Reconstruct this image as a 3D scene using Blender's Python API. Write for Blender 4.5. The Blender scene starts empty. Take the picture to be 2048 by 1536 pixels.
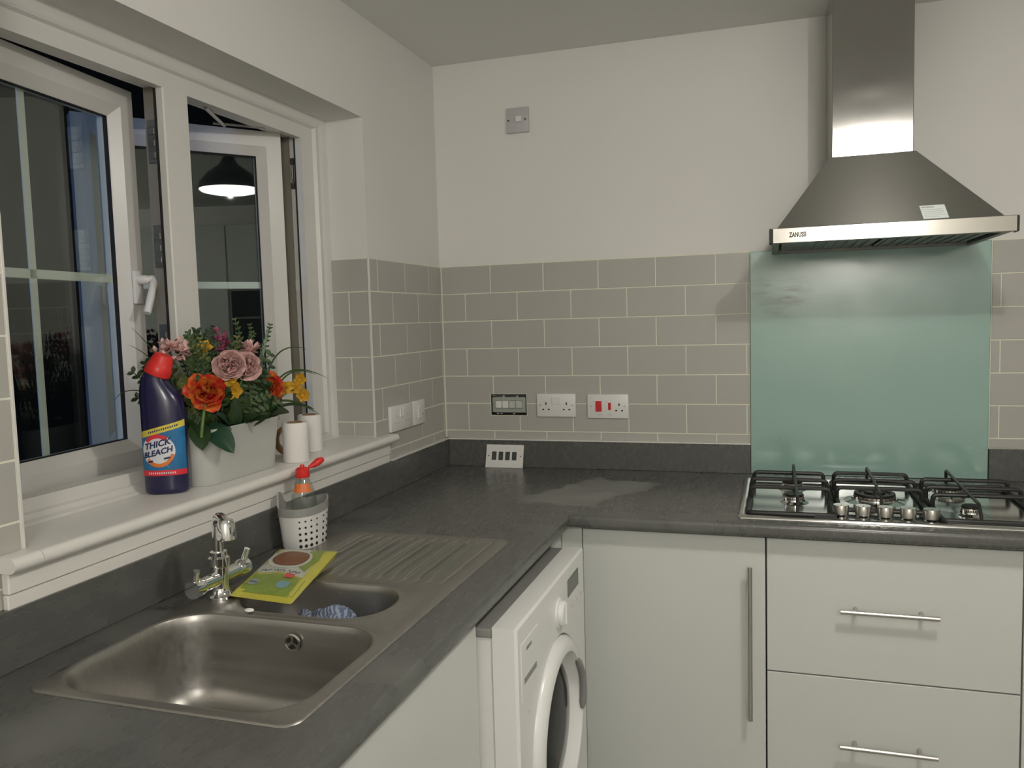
import bpy, bmesh, math, random
from mathutils import Vector, Matrix
S = bpy.context.scene
COL = S.collection
rnd = random.Random(7)

# ------------------------------------------------------------------ camera
def set_camera():
    px, py, pz = 1.19752803, -2.89103867, 1.45902167
    yaw, pitch, roll, f = 0.3098756, -0.0791379, -0.0280011, 1638.185
    fw = Vector((-math.sin(yaw)*math.cos(pitch), math.cos(yaw)*math.cos(pitch), math.sin(pitch)))
    right = Vector((math.cos(yaw), math.sin(yaw), 0)); up = right.cross(fw)
    r = right*math.cos(roll)+up*math.sin(roll); u = up*math.cos(roll)-right*math.sin(roll)
    cd = bpy.data.cameras.new('camera'); cd.sensor_width = 36; cd.sensor_fit = 'HORIZONTAL'
    cd.lens = 36*f/2048; cd.clip_start = .02
    c = bpy.data.objects.new('camera', cd); COL.objects.link(c)
    c.matrix_world = Matrix(((r.x, u.x, -fw.x, px), (r.y, u.y, -fw.y, py), (r.z, u.z, -fw.z, pz), (0, 0, 0, 1)))
    S.camera = c
set_camera()
# ------------------------------------------------------------------ world, exposure, lights
w = bpy.data.worlds.new('night'); S.world = w; w.use_nodes = True
w.node_tree.nodes['Background'].inputs[0].default_value = (.25, .32, .42, 1)
w.node_tree.nodes['Background'].inputs[1].default_value = .006
S.view_settings.view_transform = 'Standard'; S.view_settings.look = 'None'
S.view_settings.gamma = 1; S.view_settings.use_curve_mapping = False
S.view_settings.exposure = 0.0
LAMP = (1.60, -1.60, 2.18); LAMP_R = .155
LAMP_STRENGTH = 33.0
def lamp(name, kind, loc, energy, color, **k):
    d = bpy.data.lights.new(name, kind); d.energy = energy; d.color = color
    for a, v in k.items(): setattr(d, a, v)
    o = bpy.data.objects.new(name, d); o.location = loc; COL.objects.link(o); return o
# the blueish lamp on the outside wall of the house, and an added, unseen fill light behind the camera
lamp('outdoor_wall_light', 'POINT', (-.70, -4.3, 1.75), 60, (.22, .40, 1), shadow_soft_size=.05)
lamp('room_fill_light', 'POINT', (1.75, -4.15, 2.15), 57, (1, .955, .89), shadow_soft_size=.25)

lamp('pendant_bulb', 'POINT', (LAMP[0], LAMP[1], LAMP[2]-.030), 13.0, (1, .955, .87), shadow_soft_size=.010)
# ------------------------------------------------------------------ helpers: objects
def world_basis(o):
    m = Matrix.LocRotScale(o.location, o.rotation_euler, None)
    return world_basis(o.parent) @ o.matrix_parent_inverse @ m if o.parent else m
def T(o, label=None, cat=None, group=None, kind=None):
    if label: o['label'] = label
    if cat: o['category'] = cat
    if group: o['group'] = group
    if kind: o['kind'] = kind
    return o
def empty(name, loc=(0, 0, 0), rz=0):
    o = bpy.data.objects.new(name, None); o.location = loc; o.rotation_euler = (0, 0, rz)
    o.empty_display_size = .05; COL.objects.link(o); return o
def add_uv(me):
    uv = me.uv_layers.new(name='UVMap'); co = me.vertices
    for p in me.polygons:
        n = p.normal; a = max(range(3), key=lambda i: abs(n[i]))
        for li in p.loop_indices:
            v = co[me.loops[li].vertex_index].co
            uv.data[li].uv = (v.y, v.z) if a == 0 else ((v.x, v.z) if a == 1 else (v.x, v.y))
def mesh(bm, name, mats, smooth=None, uv=False, norm=True):
    if norm: bmesh.ops.recalc_face_normals(bm, faces=bm.faces)
    me = bpy.data.meshes.new(name); bm.to_mesh(me); bm.free()
    for m in (mats if isinstance(mats, (list, tuple)) else [mats]): me.materials.append(m)
    if smooth is not None:
        me.polygons.foreach_set('use_smooth', [True]*len(me.polygons))
        me.set_sharp_from_angle(angle=math.radians(smooth))
    if uv: add_uv(me)
    return me
def link(name, me, parent=None, local=False):
    o = bpy.data.objects.new(name, me); COL.objects.link(o)
    if parent:
        o.parent = parent
        if not local: o.matrix_parent_inverse = world_basis(parent).inverted()
    return o
def obj(name, bm, mats, parent=None, smooth=None, local=False, uv=False, norm=True):
    return link(name, mesh(bm, name, mats, smooth, uv, norm), parent, local)
# ------------------------------------------------------------------ helpers: shapes
def B(): return bmesh.new()
def merge(bm, sub, M=None, mi=None):
    if M is not None: bmesh.ops.transform(sub, matrix=M, verts=sub.verts)
    if mi is not None:
        for f in sub.faces: f.material_index = mi
    me = bpy.data.meshes.new('tmp'); sub.to_mesh(me); sub.free(); bm.from_mesh(me); bpy.data.meshes.remove(me)
def box(bm, x0, x1, y0, y1, z0, z1, bev=0, seg=1, mi=None, M=None):
    s = bmesh.new()
    v = [s.verts.new(c) for c in ((x0, y0, z0), (x1, y0, z0), (x1, y1, z0), (x0, y1, z0), (x0, y0, z1), (x1, y0, z1), (x1, y1, z1), (x0, y1, z1))]
    for q in ((3, 2, 1, 0), (4, 5, 6, 7), (0, 1, 5, 4), (1, 2, 6, 5), (2, 3, 7, 6), (3, 0, 4, 7)): s.faces.new([v[i] for i in q])
    if bev: bmesh.ops.bevel(s, geom=list(s.edges), offset=bev, segments=seg, affect='EDGES', profile=.5)
    merge(bm, s, M, mi); return bm
def loft(bm, loops, cap0=True, cap1=True, closed=True, mi=None):
    L = [[bm.verts.new(p) for p in l] for l in loops]; n = len(L[0]); F = []
    for a, b in zip(L, L[1:]):
        for i in range(n if closed else n-1):
            j = (i+1) % n; F.append(bm.faces.new((a[i], a[j], b[j], b[i])))
    if cap0: F.append(bm.faces.new(L[0][::-1]))
    if cap1: F.append(bm.faces.new(L[-1]))
    if mi is not None:
        for f in F: f.material_index = mi
    return bm
def lathe(bm, prof, c=(0, 0, 0), n=32, sx=1, sy=1, cap0=True, cap1=True, M=None, mi=None):
    s = bmesh.new()
    loft(s, [[(c[0]+r*sx*math.cos(2*math.pi*i/n), c[1]+r*sy*math.sin(2*math.pi*i/n), c[2]+z) for i in range(n)] for r, z in prof], cap0, cap1)
    merge(bm, s, M, mi); return bm
def tube(bm, pts, r, n=10, mi=None, cap=True):
    pts = [Vector(p) for p in pts]; R = r if isinstance(r, (list, tuple)) else [r]*len(pts)
    t0 = (pts[1]-pts[0]).normalized()
    a = t0.orthogonal().normalized(); loops = []
    for i, p in enumerate(pts):
        t = ((pts[min(i+1, len(pts)-1)]-pts[max(i-1, 0)])).normalized()
        a = (a-t*a.dot(t)).normalized(); b = t.cross(a)
        loops.append([p+(a*math.cos(2*math.pi*k/n)+b*math.sin(2*math.pi*k/n))*R[i] for k in range(n)])
    s = bmesh.new(); loft(s, loops, cap, cap); merge(bm, s, None, mi); return bm
def fillet(pts, r, n=5):
    pts = [Vector(p) for p in pts]; out = [pts[0]]
    for a, b, c in zip(pts, pts[1:], pts[2:]):
        u = (a-b); v = (c-b); rr = min(r, u.length*.49, v.length*.49)
        p = b+u.normalized()*rr; q = b+v.normalized()*rr
        for k in range(n+1):
            t = k/n; out.append((1-t)**2*p+2*t*(1-t)*b+t*t*q)
    out.append(pts[-1]); return out
def rrect(cx, cy, hx, hy, r, n=8):
    r = max(r, 1e-4); o = []
    for k, (sx, sy) in enumerate(((1, 1), (-1, 1), (-1, -1), (1, -1))):
        for i in range(n+1):
            a = math.pi/2*(k+i/n)
            o.append((cx+sx*(hx-r)+r*math.cos(a), cy+sy*(hy-r)+r*math.sin(a)))
    return o
def ring(bm, y0, y1, z0, z1, prof, wd):
    """rectangular frame in the y-z plane; prof = closed list of (fraction of member width, x); wd = (y0 side, y1 side, z0 side, z1 side)"""
    loops = []
    for a, b in ((0, 0), (1, 0), (1, 1), (0, 1)):
        loops.append([(x, (y1-d*wd[1]) if a else (y0+d*wd[0]), (z1-d*wd[3]) if b else (z0+d*wd[2])) for d, x in prof])
    loops.append(loops[0]); L = [[bm.verts.new(p) for p in l] for l in loops[:4]]; n = len(prof)
    for k in range(4):
        A, C = L[k], L[(k+1) % 4]
        for i in range(n): bm.faces.new((A[i], A[(i+1) % n], C[(i+1) % n], C[i]))
    return bm
def cells(bm, xs, ys, keep, f):
    """flat sheet of rectangles; f(u, v) -> point"""
    V = {}
    def vt(i, j):
        if (i, j) not in V: V[i, j] = bm.verts.new(f(xs[i], ys[j]))
        return V[i, j]
    for i in range(len(xs)-1):
        for j in range(len(ys)-1):
            if keep((xs[i]+xs[i+1])/2, (ys[j]+ys[j+1])/2): bm.faces.new((vt(i, j), vt(i+1, j), vt(i+1, j+1), vt(i, j+1)))
    return bm
def solid(bm, vec):
    g = bmesh.ops.extrude_face_region(bm, geom=list(bm.faces))
    bmesh.ops.translate(bm, verts=[v for v in g['geom'] if isinstance(v, bmesh.types.BMVert)], vec=vec)
    return bm
def text_mesh(s, size, shear=0, bold=0):
    c = bpy.data.curves.new('t', 'FONT'); c.body = s; c.size = size; c.align_x = 'CENTER'; c.align_y = 'CENTER'; c.shear = shear
    c.offset = bold; c.resolution_u = 3
    o = bpy.data.objects.new('t', c); COL.objects.link(o)
    me = bpy.data.meshes.new_from_object(o.evaluated_get(bpy.context.evaluated_depsgraph_get()))
    bpy.data.objects.remove(o); bpy.data.curves.remove(c); return me
# ------------------------------------------------------------------ helpers: materials
class NT:
    def __init__(s, name):
        s.m = bpy.data.materials.new(name); s.m.use_nodes = True; s.t = s.m.node_tree; s.p = s.t.nodes['Principled BSDF']
    def n(s, typ, **k):
        nd = s.t.nodes.new('ShaderNode'+typ)
        for a, v in k.items():
            if a.startswith('i'):
                key = int(a[1:]) if a[1:].isdigit() else a[1:].replace('_', ' ')
                if isinstance(v, bpy.types.NodeSocket): s.t.links.new(v, nd.inputs[key])
                else: nd.inputs[key].default_value = v
            else: setattr(nd, a, v)
        return nd
    def set(s, **k):
        for a, v in k.items():
            a = a.replace('_', ' ')
            if isinstance(v, bpy.types.NodeSocket): s.t.links.new(v, s.p.inputs[a])
            else: s.p.inputs[a].default_value = v
    def co(s, scale=None):
        c = s.n('TexCoord').outputs['Object']
        return s.n('Mapping', iVector=c, iScale=scale).outputs[0] if scale else c
    def noise(s, scale, detail=3, vec=None, rough=.5):
        return s.n('TexNoise', iVector=vec or s.co(), iScale=scale, iDetail=detail, iRoughness=rough).outputs['Fac']
    def mix(s, fac, a, b):
        n = s.n('Mix', data_type='RGBA')
        for i, v in ((0, fac), (6, a), (7, b)):
            if isinstance(v, bpy.types.NodeSocket): s.t.links.new(v, n.inputs[i])
            else: n.inputs[i].default_value = (v if i == 0 else (*v, 1))
        return n.outputs[2]
    def ramp(s, fac, a, b, lo=0., hi=1.):
        return s.n('MapRange', iValue=fac, iFrom_Min=a, iFrom_Max=b, iTo_Min=lo, iTo_Max=hi).outputs[0]
    def math(s, op, a, b=0.):
        return s.n('Math', operation=op, i0=a, i1=b).outputs[0]
    def bump(s, h, strength=.2, dist=.001):
        b = s.n('Bump', iHeight=h, iStrength=strength, iDistance=dist); s.t.links.new(b.outputs[0], s.p.inputs['Normal'])
def simple(name, col, rough=.5, metal=0, var=.04, vs=12, bump=0, bs=300, spec=.5, coat=0, trans=0, sub=0, ior=1.5):
    t = NT(name); n = t.noise(vs, 3)
    d = tuple(c*(1-var) for c in col); e = tuple(min(1, c*(1+var)) for c in col)
    t.set(Base_Color=t.mix(n, d, e), Roughness=rough, Metallic=metal, Specular_IOR_Level=spec, Coat_Weight=coat, Transmission_Weight=trans, Subsurface_Weight=sub, IOR=ior)
    if bump: t.bump(t.noise(bs, 2), bump)
    return t.m
def brushed(name, col, rough, aniso, rot, grain=(400, 400, 4)):
    t = NT(name); n = t.noise(1, 2, t.co(grain))
    t.set(Base_Color=t.mix(n, tuple(c*.97 for c in col), tuple(min(1, c*1.03) for c in col)), Metallic=1, Roughness=t.ramp(n, .3, .7, rough*.97, rough*1.03), Anisotropic=aniso, Anisotropic_Rotation=rot)
    tg = t.n('Tangent', direction_type='UV_MAP', uv_map='UVMap'); t.t.links.new(tg.outputs[0], t.p.inputs['Tangent'])
    return t.m
M = {}
M['wall'] = simple('wall_paint', (.80, .79, .755), .75, var=.015, vs=3, bump=.06, bs=220, spec=.3)
M['ceiling'] = simple('ceiling_paint', (.82, .82, .79), .85, var=.012, vs=2, bump=.05, bs=200, spec=.2)
M['floor'] = simple('floor_vinyl', (.34, .33, .31), .45, var=.15, vs=9)
M['tile'] = simple('grey_tile_glaze', (.465, .455, .415), .32, var=.03, vs=6, bump=.03, bs=25)
M['grout'] = simple('cream_grout', (.82, .81, .68), .85, var=.06, vs=90, bump=.2, bs=900)
M['upvc'] = simple('white_upvc', (.74, .725, .69), .3, var=.015)
M['upvc_shaded'] = simple('upvc_shaded_rebate', (.25, .23, .19), .5, var=.06, vs=30)  # white upvc darkened: the shade in the frame rebates is put into the colour
M['wood_white'] = simple('white_gloss_wood', (.80, .78, .74), .28, var=.02)
M['gasket'] = simple('black_rubber', (.012, .012, .012), .6)
M['cab'] = simple('cream_white_door', (.60, .62, .585), .32, var=.012, vs=4)
M['white'] = simple('white_enamel', (.80, .80, .78), .25, var=.012)
M['white_pl'] = simple('white_plastic', (.80, .785, .765), .3, var=.012)
M['grey_pl'] = simple('greyed_plastic', (.54, .53, .54), .4, var=.03, vs=60)
M['slot'] = simple('dark_slot', (.015, .015, .014), .7)
M['red'] = simple('red_rocker', (.62, .025, .03), .35)
M['dark'] = simple('dark_gap', (.05, .05, .045), .8)
M['steel'] = brushed('brushed_steel', (.47, .46, .44), .15, .7, 0.0)
M['steel_h'] = brushed('brushed_steel_canopy', (.33, .325, .30), .30, .93, .25)
M['steel_f'] = brushed('brushed_steel_front', (.56, .54, .50), .22, .85, .25)
M['steel_d'] = simple('dark_steel', (.22, .22, .20), .4, 1, var=.1)
M['chrome'] = simple('chrome', (.80, .80, .79), .06, 1, var=.02)
M['nickel'] = simple('satin_nickel', (.55, .53, .49), .28, 1, var=.04)
M['iron'] = simple('black_cast_iron', (.014, .014, .013), .42, var=.2, vs=80, bump=.15, bs=500)
M['hob'] = simple('polished_hob_steel', (.66, .66, .64), .16, 1, var=.05, vs=14)
M['alu'] = simple('burner_aluminium', (.55, .52, .47), .38, 1, var=.1, vs=60)
M['galv'] = simple('galvanised_plate', (.45, .49, .44), .5, .6, var=.25, vs=90)
M['cardboard'] = simple('brown_cardboard', (.30, .17, .075), .8, var=.1, vs=60)
M['paper'] = simple('white_tissue', (.86, .83, .80), .9, var=.02, vs=90, bump=.15, bs=400)
M['planter'] = simple('grey_white_planter', (.55, .56, .53), .4, var=.03)
M['liner'] = simple('grey_rubber_liner', (.33, .33, .315), .5, var=.03)
M['soil'] = simple('dark_foam', (.03, .035, .02), .9, var=.3, vs=60)
M['redcap'] = simple('red_cap', (.78, .035, .03), .35, var=.05)
M['orange'] = simple('orange_label', (.80, .20, .05), .4, var=.06)
M['blueplastic'] = simple('navy_plastic', (.014, .012, .062), .28, var=.1, coat=.3)
M['navy'] = simple('navy_ink', (.012, .02, .10), .5)
M['l_white'] = simple('label_white', (.72, .74, .78), .45)
M['l_blue'] = simple('label_blue', (.02, .17, .38), .4, var=.5, vs=40)
M['l_ray'] = simple('label_ray', (.22, .48, .62), .4, var=.2, vs=40)
M['l_yellow'] = simple('label_yellow', (.72, .60, .08), .45, var=.2, vs=150)
M['l_red'] = simple('label_red', (.75, .03, .045), .45)
M['l_or'] = simple('label_orange', (.80, .20, .03), .45, var=.3, vs=80)
M['glassblack'] = simple('black_oven_glass', (.006, .007, .007), .08)
M['display'] = simple('display_glass', (.10, .105, .10), .15)
M['drumglass'] = simple('dark_door_glass', (.010, .011, .011), .08, spec=.10)
M['wm_grey'] = simple('grey_handle', (.26, .255, .245), .4)
M['shade'] = simple('lamp_shade_enamel', (.10, .11, .11), .3)

def worktop_mat(name, dusty):
    t = NT(name); c = t.co()
    m = t.n('Mapping', iVector=c, iRotation=(.3, .5, -.22), iScale=(44, 7, 30)).outputs[0]
    n1 = t.n('TexNoise', iVector=m, iScale=1.6, iDetail=4, iRoughness=.55, iDistortion=.2).outputs['Fac']
    n2 = t.noise(260, 2)
    v = t.math('ADD', t.math('MULTIPLY', n1, .6), t.math('MULTIPLY', n2, .4))
    col = t.mix(t.ramp(v, .25, .75), (.090, .092, .086), (.116, .118, .109))
    rough = t.ramp(n1, .3, .7, .25, .29)
    if dusty:
        # a wiped patch of pale dust: an outline of its own on the worktop
        x = t.n('SeparateXYZ', iVector=c)
        X, Y = x.outputs[0], x.outputs[1]
        wob = t.math('MULTIPLY', t.math('SUBTRACT', t.noise(14, 4), .5), .12)
        def half(a, b, d, soft=.012): # a*X+b*Y > d
            e = t.math('ADD', t.math('ADD', t.math('MULTIPLY', X, a), t.math('MULTIPLY', Y, b)), wob)
            return t.ramp(e, d-soft, d+soft)
        mk = half(-.90, .42, -1.0+.14)            # right straight edge
        for q in (half(0, 1, -.585, .02), half(.92, -.38, .63), half(.35, -.94, .365), half(-.35, -.94, -.06)):
            mk = t.math('MULTIPLY', mk, q)
        streak = t.n('TexNoise', iVector=t.n('Mapping', iVector=c, iRotation=(0, 0, -.5), iScale=(5, 40, 1)).outputs[0], iScale=2, iDetail=4).outputs['Fac']
        mk = t.math('MULTIPLY', mk, t.ramp(streak, .30, .62, .2, 1))
        haze = t.ramp(t.noise(3.2, 4), .56, .75, 0, .35)
        allm = t.math('MAXIMUM', mk, haze)
        col = t.mix(t.math('MULTIPLY', allm, .62), col, (.38, .39, .36))
        rough = t.math('ADD', rough, t.math('MULTIPLY', allm, .3))
    t.set(Base_Color=col, Roughness=rough, Specular_IOR_Level=.55); return t.m
M['worktop'] = worktop_mat('slate_laminate', True)
M['upstand'] = worktop_mat('slate_laminate_upstand', False)

def sink_mat():
    t = NT('stainless_sink'); n = t.noise(1, 3, t.co((6, 120, 60))); sp = t.noise(70, 3)
    drops = t.ramp(t.noise(120, 2), .70, .76)
    col = t.mix(n, (.37, .355, .33), (.47, .455, .425))
    t.set(Base_Color=t.mix(t.math('MULTIPLY', drops, .5), col, (.72, .71, .68)), Metallic=.95, Roughness=t.math('ADD', t.ramp(n, .3, .7, .31, .41), t.math('MULTIPLY', sp, .06)))
    t.bump(sp, .06, .001); return t.m
M['sink'] = sink_mat()

def splash_mat():
    t = NT('tinted_glass_panel'); c = t.co(); x = t.n('SeparateXYZ', iVector=c); X, Z = x.outputs[0], x.outputs[2]
    n = t.n('TexNoise', iVector=t.n('Mapping', iVector=c, iRotation=(0, .7, 0), iScale=(3, 3, 14)).outputs[0], iScale=3, iDetail=4).outputs['Fac']
    # greasy wiped smear near the top left corner
    d = t.n('VectorMath', operation='DISTANCE', i0=t.n('Mapping', iVector=c, iScale=(1, 0, 1.2)).outputs[0], i1=(1.225, 0, 1.825)).outputs['Value']
    sm = t.math('MULTIPLY', t.ramp(d, .11, .03), t.ramp(n, .40, .62))
    spots = t.ramp(t.noise(55, 2), .72, .76)
    low = t.math('MULTIPLY', spots, t.ramp(Z, 1.06, .96))
    col = t.mix(t.math('MULTIPLY', t.noise(5, 3), .25), (.28, .45, .39), (.34, .50, .44))
    col = t.mix(t.math('MULTIPLY', sm, .9), col, (.12, .145, .12))
    col = t.mix(t.math('MULTIPLY', low, .5), col, (.62, .68, .62))
    t.set(Base_Color=col, Roughness=t.ramp(t.noise(7, 4), .35, .65, .10, .24), Specular_IOR_Level=.9, Coat_Weight=.6, Coat_Roughness=.22)
    return t.m
M['splash'] = splash_mat()
M['splash_edge'] = simple('green_glass_edge', (.10, .30, .25), .15)

def pane_mat():
    t = NT('window_glass'); nt = t.t; nt.nodes.remove(t.p)
    out = [n for n in nt.nodes if n.type == 'OUTPUT_MATERIAL'][0]
    tr = t.n('BsdfTransparent', iColor=(.93, .97, .95, 1)); gl = t.n('BsdfGlossy', iColor=(.95, 1, .97, 1), iRoughness=.012)
    fc = t.n('LayerWeight', iBlend=.5).outputs['Facing']
    fr = t.math('ADD', t.math('MULTIPLY', t.math('POWER', fc, 4.5), .6), .075)
    mx = t.n('MixShader', i0=fr, i1=tr.outputs[0], i2=gl.outputs[0]); nt.links.new(mx.outputs[0], out.inputs[0]); return t.m
M['pane'] = pane_mat()
def clear_mat(name, col, ior=1.45, rough=.05):
    t = NT(name); nt = t.t; nt.nodes.remove(t.p)
    out = [n for n in nt.nodes if n.type == 'OUTPUT_MATERIAL'][0]
    tr = t.n('BsdfTransparent', iColor=(*col, 1)); gl = t.n('BsdfGlossy', iRoughness=rough)
    lw = t.n('LayerWeight', iBlend=.25).outputs['Facing']
    mx = t.n('MixShader', i0=t.ramp(lw, 0, 1, .06, .6), i1=tr.outputs[0], i2=gl.outputs[0]); nt.links.new(mx.outputs[0], out.inputs[0]); return t.m
M['clear'] = clear_mat('clear_plastic', (.90, .92, .90))
def emit(name, col, st):
    t = NT(name); t.set(Base_Color=(*col, 1), Emission_Color=(*col, 1), Emission_Strength=st); return t.m
M['lampglow'] = emit('lamp_diffuser', (1, .955, .87), LAMP_STRENGTH)

# ------------------------------------------------------------------ room shell
XR, YN, ZC = 3.65, -4.7, 2.40
WY0, WY1, WZ0, WZ1 = -1.857, -.572, 1.07, 2.09       # window opening
def struct(name, bm, m, **k): return T(obj(name, bm, m, **k), kind='structure')
struct('floor', box(B(), -.26, XR+.1, YN-.1, .1, -.08, 0), M['floor'])
struct('ceiling', box(B(), -.26, XR+.1, YN-.1, .1, ZC, ZC+.1), M['ceiling'])
b = B()
box(b, -.24, -.005, YN, WY0, 0, ZC); box(b, -.24, -.005, WY1, .1, 0, ZC)
box(b, -.24, -.005, WY0, WY1, 0, WZ0); box(b, -.24, -.005, WY0, WY1, WZ1, ZC)
wall_left = struct('wall_left', b, M['wall'])
HX0, HX1, HZ0, HZ1 = .187, .326, 1.101, 1.180         # open back box in the back wall
b = B()
box(b, -.005, HX0, .005, .1, 0, ZC); box(b, HX1, XR, .005, .1, 0, ZC)
box(b, HX0, HX1, .005, .1, 0, HZ0); box(b, HX0, HX1, .005, .1, HZ1, ZC); box(b, HX0, HX1, .06, .1, HZ0, HZ1)
wall_back = struct('wall_back', b, M['wall'])
struct('wall_right', box(B(), XR, XR+.1, YN, .1, 0, ZC), M['wall'])
struct('wall_front', box(B(), -.24, XR, YN-.1, YN, 0, ZC), M['wall'])

# ------------------------------------------------------------------ tiles, one object each
PIT, LEN, G = .103, .203, .0036
ZT = 1.661; Z_UP = 1.01
rows = [(ZT-PIT*(i+1), ZT-PIT*i) for i in range(6)] + [(Z_UP, ZT-PIT*6)]
tile_cache = {}
def minus(r, h):
    u0, u1, v0, v1 = r; a0, a1, b0, b1 = h
    if u1 <= a0 or u0 >= a1 or v1 <= b0 or v0 >= b1: return [r]
    o = []
    if u0 < a0: o.append((u0, a0, v0, v1))
    if u1 > a1: o.append((a1, u1, v0, v1))
    m0, m1 = max(u0, a0), min(u1, a1)
    if v0 < b0: o.append((m0, m1, v0, b0))
    if v1 > b1: o.append((m0, m1, b1, v1))
    return o
def tile(wall, axis, plane, u0, u1, v0, v1, hole=None):
    """axis 'y': face on the plane y=plane looking to -y; axis 'x': face on x=plane looking to +x"""
    if u1-u0 < .006 or v1-v0 < .006: return
    d, c = .0052, .0009
    def build(rects, loc):
        bm = B()
        for a0, a1, b0, b1 in rects:
            lo = []
            for e, dep in ((0, d), (0, c), (c, 0)):
                q = ((a0+e, b0+e), (a1-e, b0+e), (a1-e, b1-e), (a0+e, b1-e))
                lo.append([(u-loc[0], dep, v-loc[1]) if axis == 'y' else (-dep, u-loc[0], v-loc[1]) for u, v in q])
            loft(bm, lo, False, True)
        return mesh(bm, 'tile', M['tile'])
    r = (u0, u1, v0, v1); loc = ((u0+u1)/2, (v0+v1)/2)
    rects = minus(r, hole) if hole else [r]
    key = (axis, round(u1-u0, 4), round(v1-v0, 4))
    if len(rects) == 1 and rects[0] == r:
        if key not in tile_cache: tile_cache[key] = build(rects, loc)
        me = tile_cache[key]
    else: me = build(rects, loc)
    o = bpy.data.objects.new('tile', me); COL.objects.link(o); o.parent = wall
    j = rnd.uniform(-.0003, .0003)
    o.location = (loc[0], plane+j, loc[1]) if axis == 'y' else (plane+j, loc[0], loc[1])
def tile_field(wall, axis, plane, u_lo, u_hi, joints, zlo=0, hole=None):
    for i, (z0, z1) in enumerate(rows):
        z0 = max(z0, zlo)
        if z1-z0 < .01: continue
        js = [u_lo]+[j for j in joints(i) if u_lo+.004 < j < u_hi-.004]+[u_hi]
        for a, c in zip(js, js[1:]): tile(wall, axis, plane, a+G/2, c-G/2, z0+G/2, z1-G/2, hole)
A = .1983
tile_field(wall_back, 'y', 0, .004, 1.122, lambda i: [A+LEN*(k-(i % 2)*.5) for k in range(-2, 9)], hole=(HX0-.002, HX1+.002, HZ0-.002, HZ1+.002))
tile_field(wall_back, 'y', 0, 1.844, 2.62, lambda i: [1.871+LEN*(k-(0 if i % 2 else .5)) for k in range(0, 7)])
Bj = .1126
tile_field(wall_left, 'x', 0, -.574, -.001, lambda i: sorted(-Bj-LEN*(k-(i % 2)*.5) for k in range(-1, 5)))
tile_field(wall_left, 'x', 0, -2.70, -1.860, lambda i: sorted(-1.93-LEN*(k-(i % 2)*.5) for k in range(-1, 6)))
# the window reveal, facing the room's near end
for i, (z0, z1) in enumerate(rows):
    z0 = max(z0, 1.100)
    if z1-z0 < .01: continue
    for a, c in (((-.139, -.074), (-.074, -.002)) if i % 2 else ((-.139, -.002),)): tile(wall_left, 'y', -.577, a+G/2, c-G/2, z0+G/2, z1-G/2)
g = B(); cells(g, [.0, HX0, HX1, 1.124], [Z_UP, HZ0, HZ1, ZT+.002], lambda u, v: not (HX0 < u < HX1 and HZ0 < v < HZ1), lambda u, v: (u, .0014, v))
box(g, 1.842, 2.62, .0014, .0048, Z_UP, ZT+.002)
obj('grout', g, M['grout'], wall_back)
g = B(); box(g, -.001, -.0014, -.575, 0, Z_UP, ZT+.002); box(g, -.001, -.0014, -2.7, -1.859, Z_UP, ZT+.002); box(g, -.14, 0, -.5755, -.575, 1.099, ZT+.002)
obj('grout', g, M['grout'], wall_left)
g = B(); box(g, -.006, .0012, -.5785, -.574, 1.098, ZT+.003, .0008); T(obj('tile_edge_trim', g, M['upvc'], wall_left), label='pale corner strip between the tiles and the window reveal')
g = B(); box(g, -.02, .0015, -1.8605, -1.855, 1.098, ZT-.005, .0008); obj('tile_edge_trim', g, M['upvc'], wall_left)
g = B(); box(g, .0, 1.124, -.019, -.0005, Z_UP-.0005, Z_UP+.004, .001); obj('sealant_bead', g, M['wood_white'], wall_back)
g = B(); box(g, .0005, .019, -.5, -.0, Z_UP-.0005, Z_UP+.004, .001); obj('sealant_bead', g, M['wood_white'], wall_left)

# ------------------------------------------------------------------ window
win = T(empty('window_1', (-.18, -1.2, 1.098)), 'white double casement window with both sashes swung open to the night', kind='structure')
b = B()
ring(b, -1.857, -.572, 1.098, 2.09, [(0, -.143), (.40, -.143), (.46, -.153), (1, -.155), (1, -.178), (.88, -.180), (.88, -.222), (0, -.222)], (.055, .110, .046, .070))
obj('window_frame', b, M['upvc'], win, smooth=35)
b = B(); ring(b, -1.857, -.572, 1.098, 2.09, [(0, -.1425), (0, -.131), (.55, -.133), (1, -.1425)], (.014, .030, .008, .026)); obj('cover_bead', b, M['upvc'], win, smooth=40)
b = B(); box(b, -.178, -.155, -1.270, -1.183, 1.13, 2.03, .003); obj('mullion', b, M['upvc'], win)
b = B(); box(b, -.222, -.179, -1.258, -1.195, 1.13, 2.03, .001); obj('mullion_rebate', b, M['upvc_shaded'], win)
b = B(); box(b, -.180, -.1765, -1.2735, -1.1795, 1.142, 2.02); obj('gasket', b, M['gasket'], win)
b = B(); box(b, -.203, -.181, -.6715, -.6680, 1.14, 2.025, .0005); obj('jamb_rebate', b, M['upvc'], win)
b = B(); box(b, -.239, -.204, -.6720, -.6680, 1.12, 2.030, .0005); obj('jamb_rebate', b, M['upvc_shaded'], win)  # dark strip stands for the shade in the outer part of the rebate
b = B(); box(b, -.180, -.1765, -.6855, -.681, 1.142, 2.02); obj('gasket', b, M['gasket'], win)
for z in (1.90, 1.655, 1.42):                      # lock keeps on the mullion
    b = B(); box(b, -.212, -.186, -1.2645, -1.257, z-.05, z+.05, .001)
    for k in range(3): box(b, -.209, -.189, -1.268, -1.262, z-.04+k*.028, z-.024+k*.028, .001)
    obj('lock_keep', b, M['steel_d'], win)
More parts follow.
